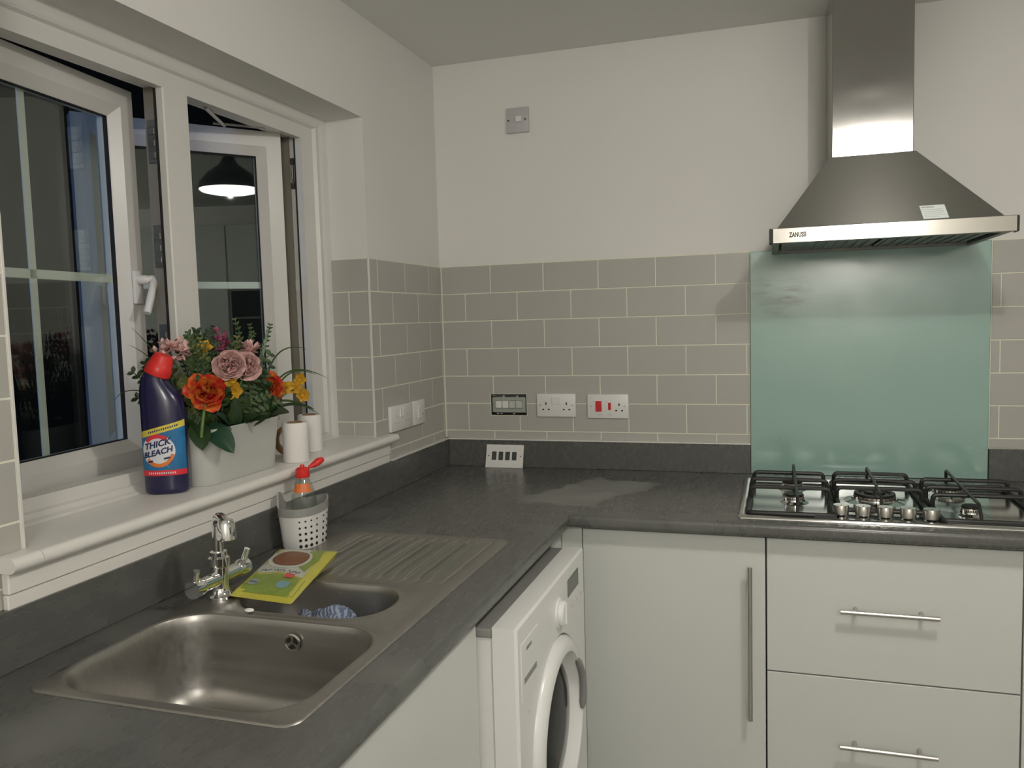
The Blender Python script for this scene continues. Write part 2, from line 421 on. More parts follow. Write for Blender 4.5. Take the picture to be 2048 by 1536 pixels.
b = B(); tube(b, [(-.192, -.676, 1.955), (-.19, -.680, 1.94), (-.19, -.680, 1.90), (-.192, -.676, 1.885)], .004, 8); box(b, -.202, -.184, -.6750, -.6700, 1.945, 1.965, .002); box(b, -.202, -.184, -.6750, -.6700, 1.872, 1.892, .002); obj('hinge_plate', b, M['steel_d'], win)
b = B(); box(b, -.202, -.186, -.6750, -.6700, 1.565, 1.595, .001); obj('lock_keep', b, M['wood_white'], win)
b = B(); tube(b, [(-.20, -1.06, 2.027), (-.285, -.87, 2.030)], .006, 6); tube(b, [(-.20, -.80, 2.029), (-.30, -.90, 2.031)], .004, 6); obj('friction_stay', b, M['nickel'], win)
def sash(hinge, rz, width, sgn, z0=1.127, z1=2.028, handle=False):
    """local: +x is the room side, y = sgn*distance from the hinge"""
    root = empty('sash_anchor', (hinge[0], hinge[1], 0), rz); mw = .070
    y0, y1 = (0, width) if sgn > 0 else (-width, 0)
    b = B(); ring(b, y0, y1, z0, z1, [(0, 0), (.62, 0), (.70, -.004), (.93, -.014), (1, -.018), (1, -.046), (.9, -.055), (0, -.055)], (mw, mw, mw, mw))
    s = obj('sash', b, M['upvc'], win, smooth=30, local=True)
    s.matrix_parent_inverse = world_basis(win).inverted(); s.location = root.location; s.rotation_euler = root.rotation_euler
    bpy.data.objects.remove(root)
    e = .062
    b = B(); box(b, -.036, -.030, y0+e, y1-e, z0+e, z1-e); obj('glass_pane', b, M['pane'], s, local=True)
    b = B(); ring(b, y0+.066, y1-.066, z0+.066, z1-.066, [(0, -.0175), (1, -.019), (1, -.029), (0, -.029)], (.006,)*4); obj('gasket', b, M['gasket'], s, local=True)
    ym = sgn*.272; zm = 1.581
    b = B(); box(b, -.0415, -.0375, ym-.010, ym+.010, z0+e, z1-e, .001); obj('glazing_bar', b, M['upvc'], s, local=True)
    b = B(); box(b, -.0415, -.0375, y0+e, y1-e, zm-.010, zm+.010, .001); obj('glazing_bar', b, M['upvc'], s, local=True)
    if handle:
        yh = sgn*(width-.030); b = B(); box(b, 0, .010, yh-.014, yh+.014, 1.520, 1.600, .004, 2)
        lathe(b, [(.011, 0), (.011, .022), (.008, .026)], n=16, M=Matrix.Translation((.008, yh, 1.578)) @ Matrix.Rotation(math.pi/2, 4, 'Y'))
        obj('handle_base', b, M['white_pl'], s, local=True, smooth=40)
        b = B(); tube(b, fillet([(.028, yh, 1.578), (.046, yh+.012, 1.582), (.048, yh-.030, 1.497)], .012), [.009]*8+[.0065], 10); obj('handle_lever', b, M['white_pl'], s, local=True, smooth=50)
    return s
sL = sash((-.207, -1.815), math.radians(6.5), .580, 1, handle=True)
sR = sash((-.196, -.728), math.radians(-38.0), .555, -1)
# the sill board with its rounded nose and the two-step apron under it
b = B(); prof = [(-.142, 1.072), (-.142, 1.098)]
for k in range(9):
    a = math.pi/2-math.pi*k/8; prof.append((.028+.013*math.cos(a), 1.085+.013*math.sin(a)))
loft(b, [[(x, y, z) for x, z in prof] for y in (-1.856, -.5775)])
pr2 = [(.0008, 1.072), (.0008, 1.098)]+prof[2:]
loft(b, [[(x, y, z) for x, z in pr2] for y in (-1.912, -1.857)]); loft(b, [[(x, y, z) for x, z in pr2] for y in (-.577, -.492)])
obj('window_sill', b, M['wood_white'], win, smooth=40)
b = B(); box(b, .0004, .016, -1.905, -.508, 1.034, 1.0715, .002); box(b, .0004, .012, -1.905, -.508, .992, 1.033, .002); obj('sill_apron', b, M['wood_white'], win)

# ------------------------------------------------------------------ worktop and upstands
DX, DY = .655, -.700
b = B()
xs = [.0, .106, .562, DX, 2.62]; ys = [-2.78, -1.951, -1.004, DY, -.0]
cells(b, xs, ys, lambda x, y: (x < DX or y > DY) and not (.106 < x < .562 and -1.951 < y < -1.004), lambda u, v: (u, v, .910))
solid(b, (0, 0, -.038))
def on_front(e):
    p, q = e.verts[0].co, e.verts[1].co
    if abs(p.z-q.z) > .001: return False
    fx = abs(p.x-DX) < 1e-4 and abs(q.x-DX) < 1e-4 and max(p.y, q.y) <= DY+1e-4
    fy = abs(p.y-DY) < 1e-4 and abs(q.y-DY) < 1e-4 and min(p.x, q.x) >= DX-1e-4
    return fx or fy
bmesh.ops.recalc_face_normals(b, faces=b.faces)
bmesh.ops.bevel(b, geom=[e for e in b.edges if on_front(e)], offset=.012, segments=4, affect='EDGES', profile=.5)
T(obj('worktop', b, M['worktop'], smooth=35), 'grey slate-look L-shaped worktop running under the window and along the tiled wall', 'worktop')
UPS = .018
b = B(); box(b, .0005, UPS, -2.70, -.0005, .9102, Z_UP-.0005, .0012); 
T(obj('upstand', b, M['upstand']), 'long grey slate-look upstand strip behind the sink under the window', 'upstand')
b = B(); box(b, UPS+.0005, 1.1235, -UPS, -.0005, .9102, Z_UP-.0005, .0012)
T(obj('upstand', b, M['upstand']), 'grey slate-look upstand strip behind the loose switch plate, left of the glass panel', 'upstand')
b = B(); box(b, 1.8415, 2.62, -UPS, -.0005, .9102, Z_UP-.0005, .0012)
T(obj('upstand', b, M['upstand']), 'short grey upstand strip at the right of the green glass panel', 'upstand')

# ------------------------------------------------------------------ cabinets
def bar_handle(bm, p, q, out, stand=.035, r=.0062, inset=.038):
    p, q, out = Vector(p), Vector(q), Vector(out); d = (q-p).normalized()
    tube(bm, [p+out*stand, q+out*stand], r, 14)
    for s in (p+d*inset, q-d*inset): tube(bm, [s, s+out*stand], r*.85, 10)
DFY = -.655                                           # front plane of the doors on the back run
def front_y(bm, x0, x1, z0, z1): return box(bm, x0, x1, DFY, DFY+.018, z0, z1, .0012)
# corner door cabinet
c = T(empty('base_cabinet', (.93, -.33, 0)), 'tall-door cream base cabinet with long vertical bar handle beside the washing machine', 'cabinet')
obj('carcass', box(B(), .680, 1.176, DFY+.019, -.06, .14, .868), M['cab'], c)
d = obj('door', front_y(B(), .680, 1.1755, .137, .861), M['cab'], c)
b = B(); bar_handle(b, (1.137, DFY, .369), (1.137, DFY, .788), (0, -1, 0)); obj('bar_handle', b, M['nickel'], d, smooth=40)
obj('plinth', box(B(), .680, 1.176, -.60, -.585, .0, .135), M['cab'], c)
# drawer cabinet
c = T(empty('drawer_cabinet', (1.48, -.33, 0)), 'cream two-drawer base cabinet under the gas hob', 'cabinet')
obj('carcass', box(B(), 1.1785, 1.778, DFY+.019, -.06, .14, .868), M['cab'], c)
for z0, z1, zh in ((.4995, .861, .687), (.137, .4955, .326)):
    d = obj('drawer', front_y(B(), 1.180, 1.7775, z0, z1), M['cab'], c)
    b = B(); bar_handle(b, (1.360, DFY, zh), (1.590, DFY, zh), (0, -1, 0)); obj('bar_handle', b, M['nickel'], d, smooth=40)
obj('plinth', box(B(), 1.1785, 1.778, -.60, -.585, .0, .135), M['cab'], c)
# cabinet at the right edge
c = T(empty('base_cabinet', (2.1, -.33, 0)), 'cream base cabinet right of the drawers, cut off by the picture edge', 'cabinet')
obj('carcass', box(B(), 1.780, 2.38, DFY+.019, -.06, .14, .868), M['cab'], c)
d = obj('door', front_y(B(), 1.7815, 2.378, .137, .861), M['cab'], c)
b = B(); bar_handle(b, (2.335, DFY, .369), (2.335, DFY, .788), (0, -1, 0)); obj('bar_handle', b, M['nickel'], d, smooth=40)
obj('plinth', box(B(), 1.780, 2.38, -.60, -.585, .0, .135), M['cab'], c)
# corner post
c = T(empty('corner_post', (.64, -.68, 0)), 'narrow cream corner filler post between washing machine and tall-door cabinet', 'filler panel')
obj('filler_panel', box(B(), .618, .6775, DFY, DFY+.018, .0, .868, .0012), M['cab'], c)
obj('return_panel', box(B(), .600, .617, -.765, DFY+.018, .0, .868, .0012), M['cab'], c)
# sink cabinet, faces the room
CFX = .636
c = T(empty('sink_cabinet', (.33, -2.0, 0)), 'plain cream sink base cabinet left of the washing machine', 'cabinet')
b = B(); cells(b, [.06, .076, CFX-.037, CFX-.019], [-2.62, -2.604, -1.433, -1.417], lambda u, v: not (.076 < u < CFX-.037 and -2.604 < v < -1.433), lambda u, v: (u, v, .14)); solid(b, (0, 0, .60)); box(b, .06, CFX-.019, -2.62, -1.417, .125, .139)
obj('carcass', b, M['cab'], c)
for y0, y1, yh in ((-2.0165, -1.416, -1.975), (-2.619, -2.0185, -2.06)):
    d = obj('door', box(B(), CFX-.018, CFX, y0, y1, .137, .868, .0012), M['cab'], c)
    b = B(); bar_handle(b, (CFX, yh, .32), (CFX, yh, .74), (1, 0, 0)); obj('bar_handle', b, M['nickel'], d, smooth=40)
obj('plinth', box(B(), .56, .575, -2.62, -1.417, 0, .124), M['cab'], c)

# ------------------------------------------------------------------ washing machine (faces +x)
wm = T(empty('washing_machine', (.40, -1.105, 0)), 'white front-loading washing machine pushed under the worktop', 'washing machine')
WX, W0, W1 = .716, -1.404, -.806; WC, WZ, WR = -1.105, .502, .215
obj('body', box(B(), .10, .664, W0+.004, W1-.004, .012, .826, .004), M['white'], wm)
obj('top_plate', box(B(), .09, .663, W0+.002, W1-.002, .827, .846, .004, 2), simple('grey_top_plate', (.27, .27, .255), .35, var=.05), wm)
b = B()                                               # front shell with a round hole for the door
N = 48
def rect_pt(a):
    c, s = math.cos(a), math.sin(a); hy, hz0, hz1 = .297, .46, .348
    t = min(hy/abs(c) if abs(c) > 1e-6 else 9, (hz1 if s > 0 else hz0)/abs(s) if abs(s) > 1e-6 else 9)
    return (WC+c*t, WZ+s*t)
ang = sorted([2*math.pi*i/N for i in range(N)]+[math.atan2(.348, .297), math.pi-math.atan2(.348, .297), math.pi+math.atan2(.46, .297), 2*math.pi-math.atan2(.46, .297)])
rc = [rect_pt(a) for a in ang]; ci = [(WC+WR*math.cos(a), WZ+WR*math.sin(a)) for a in ang]
sh = [(WC+(y-WC)*.985, WZ+(z-WZ)*.99) for y, z in rc]
loft(b, [[(.664, y, z) for y, z in rc], [(WX-.006, y, z) for y, z in rc], [(WX, y, z) for y, z in sh], [(WX, y, z) for y, z in ci], [(WX-.02, WC+(WR-.004)*math.cos(a), WZ+(WR-.004)*math.sin(a)) for a in ang]], False, False)
obj('front_shell', b, M['white'], wm, smooth=30)
RX = Matrix.Translation((0, WC, WZ)) @ Matrix.Rotation(math.pi/2, 4, 'Y')
dr = obj('door', lathe(B(), [(.210, WX-.012), (.210, WX+.002), (.200, WX+.014), (.184, WX+.021), (.174, WX+.019), (.164, WX+.004), (.159, WX-.008), (.150, WX-.014)], n=56, cap0=False, cap1=False, M=RX), M['white'], wm, smooth=40)
obj('door_glass', lathe(B(), [(.1505, WX-.013), (.138, WX-.006), (.10, WX+.002), (.05, WX+.005), (.008, WX+.006)], n=48, cap0=False, M=RX), M['drumglass'], dr, smooth=60)
b = B(); pts = [(WX+.018+.004*math.sin(k/10*math.pi), WC+.172*math.cos(a), WZ+.172*math.sin(a)) for k in range(11) for a in [math.radians(42-k*5.2)]]
tube(b, pts, [.005]+[.0095]*9+[.005], 8); obj('door_handle', b, M['wm_grey'], dr, smooth=50)
dw = obj('detergent_drawer', box(B(), WX-.010, WX+.0012, W0+.022, W0+.150, .690, .812, .003), M['white'], wm)
obj('drawer_grip', box(B(), WX+.0002, WX+.0020, W0+.040, W0+.130, .722, .735, .001), M['wm_grey'], dw)
obj('brand_mark', box(B(), WX+.0004, WX+.0020, W0+.060, W0+.095, .786, .793), M['wm_grey'], dw)
MX = lambda y, z: Matrix.Translation((WX, y, z)) @ Matrix.Rotation(math.pi/2, 4, 'Y')
kb = obj('program_dial', lathe(B(), [(.036, 0), (.036, .004), (.029, .006), (.029, .014), (.026, .017)], n=36, M=MX(-1.075, .768)), M['white'], wm, smooth=35)
obj('dial_grip', box(B(), WX+.015, WX+.020, -1.079, -1.071, .742, .794, .002), M['white'], kb)
obj('display_window', box(B(), WX-.003, WX+.0012, -.987, -.876, .773, .817, .001), M['display'], wm)
for y in (-1.0, -.95, -.90, -.855): obj('button', lathe(B(), [(.0042, -.001), (.0042, .0015)], n=12, M=MX(y, .742)), M['grey_pl'], wm)
for y, z in ((-1.338, .655), (-.83, .735), (-.83, .52)): obj('screw_mark', lathe(B(), [(.003, -.001), (.003, .001)], n=8, M=MX(y, z)), M['grey_pl'], wm)
for x in (.16, .60):
    for y in (W0+.06, W1-.06): obj('foot', lathe(B(), [(.02, 0), (.02, .013)], (x, y, 0), 14), M['gasket'], wm)

# ------------------------------------------------------------------ sink
sk = T(empty('kitchen_sink', (.335, -1.47, .91)), 'stainless steel one and a half bowl inset sink with ridged drainer', 'sink')
SZ = .9135
def bowl(bm, cx, cy, hx, hy, r, depth, dx, dy):
    prof = [(-.016, 0), (-.011, .0022), (-.006, .0026), (-.002, .001), (0, -.003), (.0022, -.012), (.004, -.035), (.007, -.6*depth), (.011, -.80*depth), (.020, -.93*depth), (.034, -.985*depth), (.055, -depth)]
    loops = [[(x, y, SZ+z) for x, y in rrect(cx, cy, hx-d, hy-d, max(r-d, .012), 10)] for d, z in prof]
    base = rrect(cx, cy, hx-.055, hy-.055, max(r-.055, .012), 10); n = len(base)
    for k in (1, 2, 3):
        t = k/3; loops.append([((x*(1-t)+(dx+.034*math.cos(2*math.pi*(i+.5)/n-.0))*t), (y*(1-t)+(dy+.034*math.sin(2*math.pi*(i+.5)/n))*t), SZ-depth-.003*t) for i, (x, y) in enumerate(base)])
    L = [[bm.verts.new(p) for p in l] for l in loops]
    for a, c in zip(L, L[1:]):
        for i in range(n): bm.faces.new((a[i], a[(i+1) % n], c[(i+1) % n], c[i]))
    bm.faces.new(L[-1]); return L[0]
b = B()
r1 = bowl(b, .330, -1.782, .218, .162, .085, .168, .33, -1.782)
r2 = bowl(b, .334, -1.4915, .160, .0915, .085, .118, .334, -1.4915)
X0, X1, Y0, Y1 = .160, .548, -1.352, -1.012             # drainer well
nx, ny = 390, 18
def dz(x, y):
    e = min(x-X0, X1-x, y-Y0, Y1-y); s = min(1, max(0, e/.014)); s = s*s*(3-2*s)
    z = -.0036*s; f = ((x-.178)/.0295) % 1; f = min(f, 1-f)*.0295
    if .17 < x < X1-.012: z += .0074*max(0, 1-(f/.0032)**2)*min(1, max(0, (e-.010)/.02))
    return z
V = [[b.verts.new((X0+(X1-X0)*i/nx, Y0+(Y1-Y0)*j/ny, SZ+dz(X0+(X1-X0)*i/nx, Y0+(Y1-Y0)*j/ny))) for j in range(ny+1)] for i in range(nx+1)]
for i in range(nx):
    for j in range(ny): b.faces.new((V[i][j], V[i+1][j], V[i+1][j+1], V[i][j+1]))
r3 = [V[i][0] for i in range(nx+1)]+[V[nx][j] for j in range(1, ny+1)]+[V[i][ny] for i in range(nx-1, -1, -1)]+[V[0][j] for j in range(ny-1, 0, -1)]
out = [b.verts.new((x, y, SZ)) for x, y in rrect(.335, -1.4775, .2355, .4825, .026, 8)]
edges = []
for lp in (r1, r2, r3, out):
    for p, q in zip(lp, lp[1:]+lp[:1]): edges.append(b.edges.get((p, q)) or b.edges.new((p, q)))
bmesh.ops.triangle_fill(b, edges=edges, use_beauty=True)
prev = out
for d, z in ((.0025, SZ-.0006), (.0045, .9108), (.0045, .9102)):
    cur = [b.verts.new((x, y, z)) for x, y in rrect(.335, -1.4775, .2355+d, .4825+d, .026+d, 8)]
    for i in range(len(cur)): b.faces.new((prev[i], prev[(i+1) % len(cur)], cur[(i+1) % len(cur)], cur[i]))
    prev = cur
obj('sink_body', b, M['sink'], sk, smooth=38)
for cx, cy, dep in ((.33, -1.782, .168), (.334, -1.4915, .118)):
    b = B(); zb = SZ-dep-.003
    lathe(b, [(.033, .0005), (.033, .003), (.027, .002), (.024, -.001), (.004, -.001)], (cx, cy, zb), 28)
    for k in range(6): lathe(b, [(.0035, -.0005), (.0035, .0002)], (cx+.015*math.cos(k*1.047), cy+.015*math.sin(k*1.047), zb), 8, mi=1)
    obj('basin_waste', b, [M['chrome'], M['slot']], sk, smooth=35)
b = B(); MO = Matrix.Translation((.357, -1.6275, .880)) @ Matrix.Rotation(math.pi/2, 4, 'X')
lathe(b, [(.0165, 0), (.0165, .0025), (.014, .0035), (.013, .0022), (.003, .0022)], n=28, M=MO)
for k in range(3):
    s = B(); a0 = k*2.094+.5; loft(s, [[(r_*math.cos(a0+t), r_*math.sin(a0+t), .003) for r_, t in ((.004, -.5), (.0115, -.72), (.0125, 0), (.0115, .72), (.004, .5))], [(r_*math.cos(a0+t), r_*math.sin(a0+t), .0036) for r_, t in ((.004, -.5), (.0115, -.72), (.0125, 0), (.0115, .72), (.004, .5))]]); merge(b, s, MO, 1)
obj('overflow_grille', b, [M['nickel'], M['slot']], sk, smooth=35)

# ------------------------------------------------------------------ tap
TX, TY = .128, -1.527
tp = T(empty('mixer_tap', (TX, TY, .9137)), 'chrome twin-lever mixer tap standing behind the sink bowls', 'tap')
b = B(); lathe(b, [(.026, 0), (.026, .005), (.020, .010), (.0175, .022), (.0175, .062), (.021, .066), (.021, .082), (.0165, .086), (.0165, .094)], (TX, TY, .9137), 28)
tube(b, [(TX, TY-.058, .9537), (TX, TY+.058, .9537)], .0150, 16); obj('tap_body', b, M['chrome'], tp, smooth=40)
b = B(); dv = Vector((.80, -.60, 0)); o0 = Vector((TX, TY, 1.005))
pts = fillet([o0, o0+Vector((0, 0, .070)), o0+dv*.03+Vector((0, 0, .080)), o0+dv*.062+Vector((0, 0, .070))], .03, 8)
tube(b, pts, [.0105]*(len(pts)), 16); obj('spout', b, M['chrome'], tp, smooth=50)
b = B(); tip = o0+dv*.064; lathe(b, [(.0125, .080), (.0175, .072), (.0182, .042), (.0165, .040), (.0150, .040), (.0150, .046), (.004, .046)], tip, 24); obj('spout_nozzle', b, M['chrome'], tp, smooth=40)
for s in (-1, 1):
    b = B(); y = TY+s*.066
    tube(b, [(TX, TY+s*.055, .9537), (TX, TY+s*.064, .9537), (TX, TY+s*.084, .9537)], [.0155, .0185, .0175], 18)
    tube(b, [(TX, y+s*.008, .962), (TX+.004, y+s*.012, .978), (TX+.010, y+s*.014, .992)], [.0085, .0075, .0065], 10)
    obj('lever_handle', b, M['chrome'], tp, smooth=45)

# ------------------------------------------------------------------ things around the sink
def pouch():
    root = T(empty('cleaning_wipes_packet', (.19, -1.395, .9165)), 'yellow and green soft packet with a brown oval lying across the half bowl', 'packet')
    # corners on the sink: near-left, near-right, far-right, far-left
    P = [Vector((.155, -1.537, .921)), Vector((.308, -1.552, .921)), Vector((.232, -1.238, .932)), Vector((.086, -1.258, .932))]
    def at(u, v, off=0):
        p = (P[0]*(1-u)+P[1]*u)*(1-v)+(P[3]*(1-u)+P[2]*u)*v
        e = min(u, 1-u, v, 1-v); h = .011*(1-math.exp(-max(0, e-.015)/.045))
        wr = .0010*math.sin(u*11+v*6)*min(1, e*8)+.0005*math.sin(v*23-u*5)*min(1, e*8)
        return (p.x, p.y, p.z+h+wr+off)
    n = 36; b = B(); V = [[b.verts.new(at(i/n, j/n)) for j in range(n+1)] for i in range(n+1)]
    W = [[(V[i][j] if i in (0, n) or j in (0, n) else b.verts.new((V[i][j].co.x, V[i][j].co.y, min(V[i][j].co.z-.002, P[0].z-.002)))) for j in range(n+1)] for i in range(n+1)]
    for i in range(n):
        for j in range(n):
            b.faces.new((V[i][j], V[i+1][j], V[i+1][j+1], V[i][j+1])); b.faces.new((W[i][j], W[i][j+1], W[i+1][j+1], W[i+1][j]))
    film = simple('yellow_green_film', (.54, .50, .07), .32, var=.12, vs=30, coat=.3); grn = simple('green_print', (.23, .32, .05), .35, var=.3, vs=70); cream = simple('cream_print', (.56, .58, .50), .4, var=.05)
    brown = simple('brown_print', (.21, .085, .035), .4, var=.1); ink = simple('ink_print', (.03, .04, .09), .5)
    pk = obj('pouch', b, film, root, smooth=60)
    def decal(name, poly, m, off, label=None, res=14):
        b = B(); s = [b.verts.new(at(u, v, off)) for u, v in poly]; cu = sum(u for u, v in poly)/len(poly); cv = sum(v for u, v in poly)/len(poly)
        rings = [s]
        for k in range(1, 5):
            t = k/5; rings.append([b.verts.new(at(u*(1-t)+cu*t, v*(1-t)+cv*t, off)) for u, v in poly])
        n = len(poly)
        for a, c in zip(rings, rings[1:]):
            for i in range(n): b.faces.new((a[i], a[(i+1) % n], c[(i+1) % n], c[i]))
        b.faces.new(rings[-1]); o = obj(name, b, m, pk, smooth=60)
        if label: T(o, label)
    def dens(poly, m=6): return [(a[0]+(c[0]-a[0])*k/m, a[1]+(c[1]-a[1])*k/m) for a, c in zip(poly, poly[1:]+poly[:1]) for k in range(m)]
    ell = lambda cu, cv, ru, rv, n=32: [(cu+ru*math.cos(2*math.pi*k/n), cv+rv*math.sin(2*math.pi*k/n)) for k in range(n)]
    decal('printed_panel', dens([(.06, .36), (.5, .41), (.88, .36), (.86, .93), (.06, .95)]), cream, .0006, 'pale printed middle of the packet')
    decal('printed_panel', dens([(.04, .05), (.96, .05), (.95, .33), (.5, .385), (.05, .335)]), grn, .0006, 'green printed near end of the packet')
    decal('printed_panel', dens([(.66, .55), (.84, .45), (.90, .70), (.84, .95), (.62, .955)]), grn, .0009)
    decal('printed_oval', ell(.44, .685, .335, .195), simple('pale_ring_print', (.60, .62, .56), .4), .0013)
    decal('printed_oval', ell(.44, .70, .285, .165), brown, .0019, 'brown oval print on the packet')
    decal('printed_badge', ell(.22, .20, .085, .06, 20), simple('grey_badge', (.30, .34, .33), .5), .0012)
    decal('printed_badge', ell(.70, .20, .10, .065, 20), simple('teal_badge', (.20, .36, .38), .5), .0012)
    decal('printed_badge', dens([(.60, .325), (.74, .32), (.74, .395), (.60, .405)], 3), simple('red_badge', (.65, .10, .09), .5), .0018)
    for k in range(20):
        u = .17+k*.033; vv = .435+.012*math.sin(k*2.1)-.02*abs(u-.5)
        if k % 7 == 5: continue
        decal('printed_letter', [(u, vv-.012), (u+.016, vv-.012), (u+.018, vv+.018), (u+.004, vv+.018)], ink, .0016)
    for k in range(4): decal('printed_letter', [(.165+k*.03, .19), (.18+k*.03, .19), (.183+k*.03, .215), (.168+k*.03, .215)], ink, .0018)
pouch()

def caddy():
    cx, cy, z0 = .0775, -1.130, .9125
    root = T(empty('sink_caddy', (cx, cy, z0)), 'white pierced sink caddy with grey liner standing on the drainer', 'caddy')
    n = 48; hx, hy = .050, .072
    def pt(a, k, z, off=0):
        c, s = math.cos(a), math.sin(a); e = 2/2.5
        return (cx+(hx*k+off)*math.copysign(abs(c)**e, c), cy+(hy*k+off)*math.copysign(abs(s)**e, s), z)
    def rim(a):      # raised tabs at the far end and at the wall
        d1 = math.atan2(math.sin(a-math.radians(62)), math.cos(a-math.radians(62))); d2 = math.atan2(math.sin(a-math.radians(205)), math.cos(a-math.radians(205)))
        return .102+.012*math.exp(-(d1/.62)**2)+.034*math.exp(-(d2/.30)**4)
    A_ = [2*math.pi*i/n for i in range(n)]; H = lambda a, f: z0+f*(rim(a)-.018)
    b = B(); loft(b, [[pt(a, .84, z0) for a in A_], [pt(a, .865, z0+.003) for a in A_], [pt(a, .905, H(a, .33)) for a in A_], [pt(a, .952, H(a, .68)) for a in A_], [pt(a, 1, H(a, 1)) for a in A_]], True, False)
    cup = obj('cup', b, M['white_pl'], root, smooth=50)
    b = B(); loft(b, [[pt(a, 1, H(a, 1)-.002, .0006) for a in A_], [pt(a, 1.0, z0+rim(a), .0012) for a in A_], [pt(a, 1.0, z0+rim(a), -.0025) for a in A_], [pt(a, .98, H(a, .9), -.003) for a in A_], [pt(a, .80, z0+.006, -.002) for a in A_]], False, True)
    ln = obj('liner', b, M['liner'], root, smooth=50)
    b = B()
    for r_ in range(5):
        for k in range(6):
            a = math.radians(-62+k*17+(0)); f = .10+r_*.185; kk = .815+.185*f; h = H(a, f)
            p = Vector(pt(a, .864+.134*f, h, .0006)); q = Vector(pt(a+.05, .864+.134*f, h, .0006)); tx = (q-p).normalized(); nz = Vector((0, 0, 1)); nn = tx.cross(nz).normalized()
            rr = .0042-.0005*r_
            s = B(); loft(s, [[p+nn*d+tx*rr*math.cos(t)+nz*rr*math.sin(t) for t in [2*math.pi*i/10 for i in range(10)]] for d in (-.001, .0004)]); merge(b, s)
    T(obj('drain_holes', b, M['slot'], cup), kind='stuff')
    a = math.radians(52); p = Vector(pt(a, 1.0, z0+rim(a)-.013, .0013)); tx = (Vector(pt(a+.05, 1, z0))-Vector(pt(a, 1, z0))).normalized(); nn = tx.cross(Vector((0, 0, 1)))
    b = B(); loft(b, [[p+nn*d+tx*.0052*math.cos(t)+Vector((0, 0, .0052*math.sin(t))) for t in [2*math.pi*i/12 for i in range(12)]] for d in (-.002, .0006)]); obj('hanging_hole', b, M['slot'], ln)
    # bottle inside the caddy
    bx, by, bz = .071, -1.117, .920
    r2 = T(empty('dish_soap_bottle', (bx, by, bz)), 'clear plastic dish soap bottle with open red flip cap standing in the caddy', 'bottle')
    b = B(); lathe(b, [(.020, 0), (.028, .003), (.0295, .01), (.0305, .05), (.0305, .095), (.0285, .115), (.023, .135), (.0165, .152), (.0145, .156), (.0145, .166)], (bx, by, bz), 28, sx=1, sy=1.1)
    obj('bottle_body', b, M['clear'], r2, smooth=50)
    b = B(); lathe(b, [(.019, 0.002), (.027, .004), (.0283, .01), (.0290, .05), (.0288, .060)], (bx, by, bz), 24, sy=1.1); obj('green_liquid', b, simple('soap_residue', (.05, .075, .03), .3, var=.3), r2, smooth=50)
    b = B(); lathe(b, [(.0168, .158), (.0175, .160), (.0175, .178), (.012, .183), (.006, .184), (.005, .190), (.003, .190)], (bx, by, bz), 24)
    cp = obj('cap', b, M['redcap'], r2, smooth=40)
    b = B(); tube(b, [(bx+.010, by+.013, bz+.181), (bx+.018, by+.026, bz+.186), (bx+.024, by+.038, bz+.192), (bx+.030, by+.050, bz+.196)], [.003, .008, .010, .006], 10); obj('flip_lid', b, M['redcap'], cp, smooth=50)
    b = B(); n2 = 14; a0, a1 = math.radians(-115), math.radians(-10)
    loft(b, [[(bx+(r_+.0006)*math.cos(a0+(a1-a0)*i/n2), by+1.1*(r_+.0006)*math.sin(a0+(a1-a0)*i/n2), bz+z) for i in range(n2+1)] for r_, z in ((.0265, .124), (.023, .135), (.0195, .1445))], False, False, closed=False)
    obj('label', b, M['orange'], r2, smooth=50, norm=False)
caddy()

def dishcloth():
    b = B(); bmesh.ops.create_icosphere(b, subdivisions=5, radius=1)
    r_ = random.Random(3); ph = [(r_.uniform(-6, 6), r_.uniform(-6, 6), r_.uniform(-6, 6), r_.uniform(0, 6)) for _ in range(14)]
    from mathutils import noise as mn
    for v in b.verts:
        p = v.co.copy(); h = 0
        for i, (a, c, d, f) in enumerate(ph): h += abs(math.sin(a*p.x+c*p.y+d*p.z+f))/(len(ph))
        k = .72+.55*(h-.45)+.22*mn.noise(p*2.3)
        v.co = Vector((p.x*.084*k, p.y*.047*k, max(-.030, p.z*.058*k)))
        v.co.z += .010*math.sin(p.x*5)+.004
    t = NT('blue_cloth'); w_ = t.n('TexWave', iVector=t.co((1, 1, 1)), iScale=38, iDistortion=16, iDetail=4).outputs['Fac']
    t.set(Base_Color=t.mix(w_, (.10, .13, .22), (.32, .37, .47)), Roughness=.9); t.bump(w_, .5, .003)
    o = obj('dishcloth', b, t.m, smooth=60); o.location = (.338, -1.475, .834)
    T(o, 'blue and white crumpled dishcloth in the half bowl of the sink', 'cloth')
dishcloth()
b = B(); lathe(b, [(.007, 0), (.010, .002), (.0085, .0045), (.003, .0055)], n=18, sx=1, sy=.7); o = obj('soap_scrap', b, M['paper'], smooth=60); o.location = (.243, -1.594, .9165); T(o, 'small white soap scrap on the ridge between the two sink bowls', 'soap')

